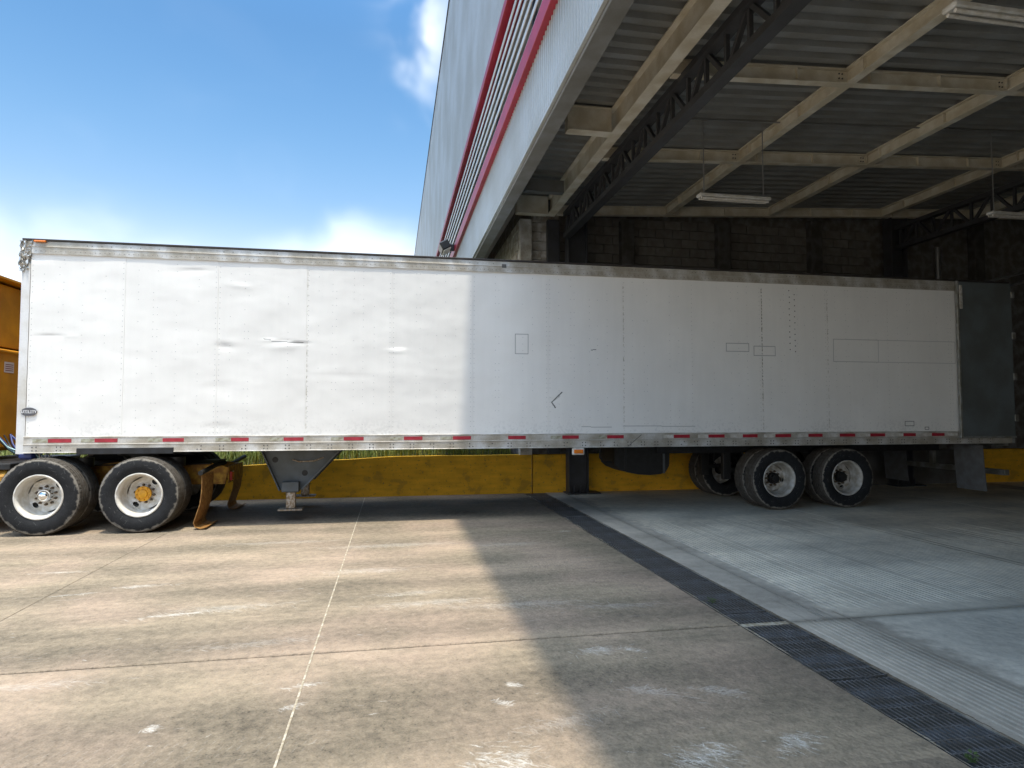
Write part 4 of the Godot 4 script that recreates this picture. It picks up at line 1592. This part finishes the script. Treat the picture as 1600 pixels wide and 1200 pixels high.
	var to := part("lettering", tm, M.badge_letter, badge, Vector3(-4.90, 1.665, S + 0.0155))
	to.scale = Vector3(1.15, 1.25, 1)
	# coupler plate and landing gear
	boxed("coupler_plate", Vector3(-4.29, 1.075, S - 0.02), Vector3(-3.05, 1.165, S + 0.040), M.black_steel, t, 0.006)
	boxed("coupler_bed", Vector3(-4.9, 1.10, F + 0.3), Vector3(-2.6, 1.13, S - 0.06), M.black_steel, t)
	for side in 2:
		var z: float = -10.28 if side == 0 else -11.9
		var gear := node("landing_gear", t)
		b = MB.new()
		b.prism(PackedVector2Array([Vector2(-1.98, 1.09), Vector2(-1.69, 0.46), Vector2(-1.40, 0.46), Vector2(-0.80, 1.09)]), z - 0.1, z - 0.085)
		built("gusset_plate", b, M.gear_grey, gear)
		b = MB.new()
		b.bar(Vector3(-1.98, 1.09, z - 0.05), Vector3(-1.70, 0.46, z - 0.05), 0.09, 0.02, Vector3.RIGHT, 0.004)
		b.bar(Vector3(-0.80, 1.09, z - 0.05), Vector3(-1.38, 0.47, z - 0.05), 0.10, 0.03, Vector3.RIGHT, 0.004)
		built("brace", b, M.gear_grey, gear)
		boxed("leg_housing", Vector3(-1.67, 0.44, z - 0.084), Vector3(-1.41, 0.60, z + 0.03), M.gear_grey, gear, 0.012)
		for k in 2:
			var h := MB.new()
			h.lathe([Vector2(0.045, 0.0), Vector2(0.045, 0.006), Vector2(0.0, 0.006)], 20)
			var ho := built("lightening_hole", h, M.black_part, gear)
			ho.position = [Vector3(-1.34, 0.72, z - 0.086), Vector3(-1.78, 0.93, z - 0.086)][k]
		b = MB.new()
		b.tube([Vector3(-1.52, 0.93, z - 0.06), Vector3(-1.42, 0.90, z - 0.02), Vector3(-1.2, 0.91, z - 0.02), Vector3(-1.06, 0.96, z - 0.05)], 0.012, 6)
		built("crank", b, M.worn_steel, gear)
		boxed("leg", Vector3(-1.60, 0.19, z - 0.07), Vector3(-1.46, 0.44, z + 0.02), M.worn_steel, gear, 0.01)
		boxed("foot", Vector3(-1.71, 0.165, z - 0.14), Vector3(-1.35, 0.19, z + 0.09), M.worn_steel, gear, 0.006)
	boxed("gear_crossbar", Vector3(-1.45, 0.62, -11.8), Vector3(-1.38, 0.69, -10.37), M.gear_grey, t)
	# undercarriage
	for z in [-10.72, -11.55]:
		boxed("slider_rail", Vector3(4.6, 0.93, z - 0.06), Vector3(10.4, 1.12, z + 0.06), M.black_steel, t)
	x = FRONT + 0.6
	while x < REAR - 0.3:
		boxed("crossmember", Vector3(x - 0.03, 1.105, F + 0.08), Vector3(x + 0.03, 1.138, S - 0.08), M.black_steel, t, 0.0)
		x += 0.61
	for q in [6.49, 7.80]:
		b = MB.new()
		b.tube([Vector3(q, 0.52, -12.0), Vector3(q, 0.52, -10.2)], 0.065, 14)
		built("axle", b, M.black_part, t)
		for z in [-10.72, -11.55]:
			boxed("spring_hanger", Vector3(q - 0.62, 0.45, z - 0.05), Vector3(q - 0.46, 0.93, z + 0.05), M.black_part, t, 0.01)
			boxed("leaf_spring", Vector3(q - 0.5, 0.58, z - 0.04), Vector3(q + 0.5, 0.66, z + 0.04), M.black_part, t, 0.01)
		for z in [-10.95, -11.3]:
			b = MB.new()
			b.tube([Vector3(q - 0.34, 0.60, z), Vector3(q - 0.14, 0.62, z)], 0.085, 14)
			built("brake_chamber", b, M.black_part, t)
			b = MB.new()
			b.tube([Vector3(q - 0.34, 0.62, z), Vector3(q - 0.5, 0.72, z + 0.05), Vector3(q - 0.52, 0.9, z + 0.12), Vector3(q - 0.4, 1.08, z + 0.15)], 0.012, 6)
			built("brake_hose", b, M.hose_black, t)
		wheel(t, Vector3(q, 0.52, S - 0.10), 1, "oil", 2.2 if q < 7 else 1.1)
		wheel(t, Vector3(q, 0.52, S - 0.43), 1, "inner")
		wheel(t, Vector3(q, 0.52, F + 0.10), -1, "oil")
		wheel(t, Vector3(q, 0.52, F + 0.43), -1, "inner")
	# mud flaps behind the bogie
	for z in [-9.9, -11.7]:
		b = MB.new()
		extrude_flap(b, [Vector2(10.58, 1.06), Vector2(10.60, 0.7), Vector2(10.62, 0.45), Vector2(10.64, 0.22)], z - 0.62, z, 0.012)
		built("mud_flap", b, M.flap_grey, t)
	b = MB.new()
	b.tube([Vector3(3.62, 1.06, -10.9), Vector3(3.62, 0.86, -10.9), Vector3(3.68, 0.78, -10.9), Vector3(3.98, 0.76, -10.9)], 0.018, 8)
	built("locker_pipe", b, M.black_steel, t)
	# rear frame, underride guard, the near door swung right round against the side
	boxed("rear_post", Vector3(REAR - 0.03, 1.1, S - 0.12), Vector3(REAR + 0.02, 4.05, S + 0.012), M.door_edge, t)
	boxed("rear_sill", Vector3(REAR - 0.03, 1.04, F + 0.1), Vector3(REAR + 0.03, 1.24, S - 0.13), M.door_edge, t)
	boxed("underride_guard", Vector3(REAR - 0.05, 0.5, F + 0.15), Vector3(REAR + 0.05, 0.6, S - 0.15), M.door_edge, t)
	for z in [-10.6, -11.6]:
		boxed("guard_post", Vector3(REAR - 0.04, 0.6, z - 0.05), Vector3(REAR + 0.04, 1.04, z + 0.05), M.door_edge, t)
	var door := node("rear_door", t)
	boxed("door_leaf", Vector3(9.965, 1.215, S + 0.035), Vector3(11.12, 4.02, S + 0.075), M.door_skin, door, 0.008)
	boxed("door_edge_trim", Vector3(9.952, 1.20, S + 0.033), Vector3(9.995, 4.03, S + 0.085), M.door_edge, door, 0.006)
	boxed("door_edge_trim", Vector3(10.0, 1.20, S + 0.033), Vector3(11.13, 1.235, S + 0.082), M.door_edge, door, 0.006)
	boxed("door_patch", Vector3(10.0, 1.24, S + 0.076), Vector3(11.1, 1.66, S + 0.08), M.door_skin, door, 0.002)
	boxed("latch", Vector3(9.99, 3.52, S + 0.086), Vector3(10.05, 3.95, S + 0.10), M.rim_grey, door, 0.004)
	for k in 4:
		boxed("hinge", Vector3(11.10, 1.5 + k * 0.75, S + 0.013), Vector3(11.18, 1.62 + k * 0.75, S + 0.09), M.door_edge, door, 0.006)
	# a dark sagging locker slung under the floor
	var lk := node("underslung_locker", t)
	b = MB.new()
	b.prism(PackedVector2Array([Vector2(3.84, 1.06), Vector2(3.84, 0.74), Vector2(3.93, 0.66), Vector2(4.08, 0.60), Vector2(4.28, 0.56), Vector2(4.5, 0.545), Vector2(4.7, 0.56), Vector2(4.80, 0.60), Vector2(4.86, 0.70), Vector2(4.88, 1.06)]), -11.5, -10.75)
	built("locker_body", b, M.black_part, lk)
	boxed("locker_strap", Vector3(4.74, 0.575, -10.749), Vector3(4.78, 1.05, -10.735), M.gear_grey, lk, 0.002)
	boxed("locker_strap", Vector3(4.02, 0.62, -10.749), Vector3(4.06, 1.05, -10.735), M.black_steel, lk, 0.002)


# a hanging sheet whose profile runs in the xy plane, thickness along x
func extrude_flap(b: MB, line: Array, z0: float, z1: float, thick: float) -> void:
	var p := PackedVector2Array()
	for q in line:
		p.append(q)
	for i in range(line.size() - 1, -1, -1):
		var d: Vector2 = (line[mini(i + 1, line.size() - 1)] - line[maxi(i - 1, 0)]).normalized()
		p.append(line[i] + Vector2(-d.y, d.x) * thick)
	b.prism(p, z0, z1)


# ---------------------------------------------------------------- tractor
func make_tractor() -> void:
	var t := thing("truck_tractor", "yellow truck tractor coupled to the front of the white trailer", "truck")
	for q in [[-4.67, "chrome", 0.0], [-3.43, "drive", 0.15]]:
		wheel(t, Vector3(q[0], 0.52, -9.61), 1, q[1], q[2])
		wheel(t, Vector3(q[0], 0.52, -9.94), 1, "inner")
		wheel(t, Vector3(q[0], 0.52, -12.22), -1, q[1])
		wheel(t, Vector3(q[0], 0.52, -11.89), -1, "inner")
		var b := MB.new()
		b.tube([Vector3(q[0], 0.52, -11.7), Vector3(q[0], 0.52, -11.2), Vector3(q[0], 0.52, -10.7), Vector3(q[0], 0.52, -10.2)], 0.11, 12)
		built("axle", b, M.black_part, t)
		b = MB.new()
		b.tube([Vector3(q[0] + 0.25, 0.86, -10.3), Vector3(q[0] + 0.25, 1.0, -10.3)], 0.13, 20)
		built("air_spring", b, M.plastic_black, t)
	for z in [-10.68, -11.52]:
		var b := MB.new()
		b.prism(PackedVector2Array([Vector2(-9.6, 0.56), Vector2(-3.2, 0.56), Vector2(-2.52, 0.64), Vector2(-2.52, 0.80), Vector2(-2.9, 0.86), Vector2(-9.6, 0.86)]), z - 0.04, z + 0.04)
		built("frame_rail", b, M.chassis_yellow, t)
	for x in [-2.56, -4.0, -5.2, -7.0]:
		boxed("frame_crossmember", Vector3(x - 0.04, 0.6, -11.47), Vector3(x + 0.04, 0.8, -10.73), M.chassis_yellow, t)
	boxed("deck_plate", Vector3(-5.3, 0.862, -11.5), Vector3(-2.75, 0.878, -10.5), M.black_part, t)
	var b := MB.new()
	b.prism(PackedVector2Array([Vector2(-4.2, 1.04), Vector2(-3.9, 1.02), Vector2(-3.85, 0.88), Vector2(-3.55, 0.88), Vector2(-3.5, 1.02), Vector2(-3.0, 1.01), Vector2(-3.2, 1.08), Vector2(-4.2, 1.08)]), -11.65, -10.55)
	built("fifth_wheel", b, M.black_part, t)
	# yellow side plates of the suspension
	for q in [[-4.0, 0.93], [-2.86, 0.88]]:
		b = MB.new()
		b.prism(PackedVector2Array([Vector2(q[0] - 0.34, 0.55), Vector2(q[0] + 0.3, 0.55), Vector2(q[0] + 0.36, 0.8), Vector2(q[0] + 0.1, q[1]), Vector2(q[0] - 0.3, q[1] - 0.05)]), -10.62, -10.59)
		built("suspension_plate", b, M.chassis_yellow, t)
	# mud flaps on their arms
	for z in [-9.72, -11.6]:
		b = MB.new()
		extrude_flap(b, [Vector2(-2.66, 0.76), Vector2(-2.66, 0.55), Vector2(-2.68, 0.36), Vector2(-2.73, 0.2), Vector2(-2.76, 0.1), Vector2(-2.735, 0.035), Vector2(-2.66, 0.012), Vector2(-2.58, 0.03)], z - 0.58, z, 0.01)
		var fo := built("mud_flap", b, M.flap_yellow, t)
		b = MB.new()
		b.tube([Vector3(-2.67, 0.80, z + 0.02), Vector3(-2.67, 0.82, z - 0.3), Vector3(-2.64, 0.86, z - 0.62), Vector3(-2.64, 0.86, -10.9 if z > -10 else z - 0.7)], 0.035, 8)
		built("flap_arm", b, M.black_part, t)
	boxed("tail_lamp", Vector3(-2.50, 0.60, -10.75), Vector3(-2.46, 0.74, -10.62), M.red_lens, t, 0.008)
	boxed("tail_bracket", Vector3(-2.518, 0.56, -11.52), Vector3(-2.502, 0.82, -10.6), M.chassis_yellow, t)
	# catwalk and tank behind the cab
	boxed("catwalk", Vector3(-6.3, 0.86, -12.0), Vector3(-5.2, 0.95, -9.98), M.black_steel, t, 0.01)
	boxed("side_tank", Vector3(-7.8, 0.32, -10.62), Vector3(-5.2, 0.85, -9.96), M.chassis_yellow, t, 0.08)
	boxed("side_tank", Vector3(-7.8, 0.32, -12.0), Vector3(-5.2, 0.85, -11.58), M.chassis_yellow, t, 0.08)
	# sleeper, roof fairing, cab, bonnet
	var sl := boxed("sleeper", Vector3(-7.7, 1.08, -12.25), Vector3(-5.75, 2.62, -9.95), M.truck_yellow, t, 0.06)
	boxed("sleeper_ledge", Vector3(-5.748, 2.55, -12.2), Vector3(-5.70, 2.60, -10.0), M.truck_yellow, sl, 0.015)
	boxed("locker_door", Vector3(-6.9, 1.2, -9.955), Vector3(-6.1, 1.75, -9.935), M.truck_yellow, sl, 0.012)
	boxed("sleeper_window", Vector3(-6.95, 1.95, -9.955), Vector3(-6.45, 2.3, -9.938), M.glass, sl, 0.01)
	boxed("trim_strip", Vector3(-7.65, 1.1, -9.955), Vector3(-5.8, 1.15, -9.936), M.chrome, sl, 0.006)
	boxed("side_marker", Vector3(-5.95, 2.42, -9.956), Vector3(-5.85, 2.47, -9.93), M.orange_lens, sl, 0.008)
	var notice := boxed("notice_plate", Vector3(-5.748, 2.26, -11.02), Vector3(-5.742, 2.42, -10.78), M.notice, t, 0.0)
	for k in 4:
		boxed("print_line", Vector3(-5.7415, 2.285 + k * 0.03, -11.0), Vector3(-5.741, 2.298 + k * 0.03, -10.8), M.notice_ink, notice, 0.0)
	for z in [-12.2, -10.03]:
		b = MB.new()
		b.prism(PackedVector2Array([Vector2(-5.72, 2.66), Vector2(-5.72, 3.64), Vector2(-6.3, 3.68), Vector2(-7.6, 3.1), Vector2(-8.4, 2.66)]), z, z + 0.03)
		built("fairing_side", b, M.truck_yellow, t)
	boxed("fairing_back", Vector3(-5.93, 2.66, -12.16), Vector3(-5.9, 3.62, -10.01), M.truck_yellow, t, 0.01)
	b = MB.new()
	b.bar(Vector3(-5.70, 3.66, -11.1), Vector3(-6.3, 3.70, -11.1), 2.2, 0.03)
	b.bar(Vector3(-6.3, 3.70, -11.1), Vector3(-7.6, 3.12, -11.1), 2.2, 0.03)
	b.bar(Vector3(-7.6, 3.12, -11.1), Vector3(-8.4, 2.68, -11.1), 2.2, 0.03)
	built("fairing_top", b, M.truck_yellow, t)
	b = MB.new()
	b.prism(PackedVector2Array([Vector2(-7.72, 1.08), Vector2(-7.72, 2.66), Vector2(-8.3, 2.66), Vector2(-9.2, 1.75), Vector2(-9.2, 1.08)]), -12.15, -10.05)
	built("cab", b, M.truck_yellow, t)
	for z in [-12.156, -10.044]:
		b = MB.new()
		b.prism(PackedVector2Array([Vector2(-7.85, 1.75), Vector2(-7.85, 2.5), Vector2(-8.25, 2.5), Vector2(-9.0, 1.75)]), z, z + 0.006)
		built("side_window", b, M.glass, t)
	b = MB.new()
	b.prism(PackedVector2Array([Vector2(-9.21, 0.75), Vector2(-9.21, 1.74), Vector2(-11.2, 1.5), Vector2(-11.4, 1.35), Vector2(-11.4, 0.75)]), -11.85, -10.35)
	built("bonnet", b, M.truck_yellow, t)
	boxed("bumper", Vector3(-11.7, 0.35, -12.2), Vector3(-11.42, 0.74, -10.0), M.chrome, t, 0.05)
	wheel(t, Vector3(-10.5, 0.52, -10.02), 1, "chrome")
	wheel(t, Vector3(-10.5, 0.52, -12.18), -1, "chrome")
	# air lines looped between cab and trailer
	var r := RandomNumberGenerator.new()
	r.seed = 31
	var kinds := ["hose_blue", "hose_black", "hose_black", "hose_blue", "hose_pale", "hose_black", "hose_blue", "hose_pale"]
	for k in 8:
		var z0 := -10.5 - r.randf() * 0.6
		var z1 := -10.3 - r.randf() * 0.7
		var low := r.randf_range(0.98, 1.1)
		var pts := []
		for i in 13:
			var s := i / 12.0
			var sag := sin(s * PI)
			pts.append(Vector3(lerpf(-5.74, -5.06, s) + sin(s * 9.0 + k) * 0.03, lerpf(1.32, 1.2, s) * (1 - sag) + low * sag, lerpf(z0, z1, s) + sin(s * 7.0 + k * 2) * 0.05 * sag))
		b = MB.new()
		b.tube(pts, 0.011 if k % 3 else 0.015, 8)
		built("air_line", b, M[kinds[k]], t)
	for k in 9:
		var p := Vector3(-5.08 + r.randf() * 0.3, 1.1, -10.0 - r.randf() * 0.25)
		b = MB.new()
		var pts := [p]
		for i in 5:
			p += Vector3(r.randf_range(-0.02, 0.06), -0.03, r.randf_range(-0.02, 0.02))
			pts.append(p)
		b.tube(pts, 0.008, 6)
		built("loose_wire", b, M[["hose_pale", "hose_blue", "lamp_white"][k % 3]], t)
	boxed("cable_bundle", Vector3(-5.12, 1.0, -10.2), Vector3(-4.92, 1.10, -9.98), M.hose_blue, t, 0.03)


# ---------------------------------------------------------------- small things
func hanging_light(at: Vector3, top: float, length: float, label: String) -> void:
	var t := thing("fluorescent_light", label, "light", at, "lights hung from the bay roof")
	boxed("housing", Vector3(-length / 2, 0, -0.07), Vector3(length / 2, 0.05, 0.07), M.tube_light, t, 0.012)
	for z in [-0.035, 0.035]:
		var b := MB.new()
		b.tube([Vector3(-length / 2 + 0.03, -0.018, z), Vector3(length / 2 - 0.03, -0.018, z)], 0.016, 8)
		built("tube", b, M.lamp_white, t)
	for x in [-0.42, 0.42]:
		var b := MB.new()
		b.tube([Vector3(x * length, 0.05, 0), Vector3(x * length, top - at.y, 0)], 0.008, 6)
		built("hanger_rod", b, M.rod, t)


func make_small_things() -> void:
	hanging_light(Vector3(4.98, 4.84, -8.62), deck_y(4.98), 1.15, "pale tube light hanging above the middle of the trailer roof")
	hanging_light(Vector3(4.98, 4.88, -4.25), deck_y(4.98), 1.25, "nearest tube light, cut by the top right corner of the view")
	hanging_light(Vector3(10.15, 4.9, -8.7), deck_y(10.15), 1.15, "dim tube light deep in the dark right side of the bay")
	# flood light on the lower red band
	var f := thing("flood_light", "small black flood light with white visor on the red band", "light", Vector3(1.6, 6.25, -17.7))
	boxed("bracket", Vector3(-0.12, -0.02, -0.2), Vector3(0.048, 0.16, -0.1), M.plastic_black, f, 0.01)
	var h := MB.new()
	h.xf = Transform3D(Basis(Vector3(0, 0, 1), 0.5), Vector3(-0.22, 0.02, 0.0))
	h.box(Vector3(-0.13, -0.1, -0.32), Vector3(0.13, 0.14, 0.32), 0.03)
	built("head", h, M.plastic_black, f)
	h = MB.new()
	h.xf = Transform3D(Basis(Vector3(0, 0, 1), 0.5), Vector3(-0.22, 0.02, 0.0))
	h.box(Vector3(-0.11, -0.125, -0.29), Vector3(0.11, -0.102, 0.29), 0.005)
	built("lens", h, M.lamp_white, f)
	# weeds that grow out of the drain
	var k := 0
	for q in [[2.76, -5.25, 0.07, "small green weed growing through the drain grate beyond the joint"], [2.73, -2.66, 0.06, "tiny green weed at the drain edge in the bottom right corner"]]:
		var wd := thing("weed", q[3], "plant", Vector3(q[0], -0.03, q[1]), "weeds in the drain")
		var b := MB.new()
		for i in 26:
			var a := rng.randf() * TAU
			var l: float = q[2] * rng.randf_range(0.4, 1.0)
			var p := Vector3(cos(a) * l * 0.3, l * rng.randf_range(0.4, 0.9), sin(a) * l * 0.3)
			var d := Vector3(cos(a), rng.randf_range(-0.1, 0.5), sin(a)) * l * 0.45
			var s := Vector3(-sin(a), 0, cos(a)) * l * 0.16
			b.quad(p, p + d * 0.5 + s, p + d, p + d * 0.5 - s)
		built("leaves", b, M.weed, wd)
		var st := MB.new()
		for i in 4:
			var a := i * 1.6
			st.tube([Vector3(0, 0, 0), Vector3(cos(a) * 0.015, q[2] * 0.7, sin(a) * 0.015)], 0.002, 4)
		built("stem", st, M.weed, wd)
		k += 1
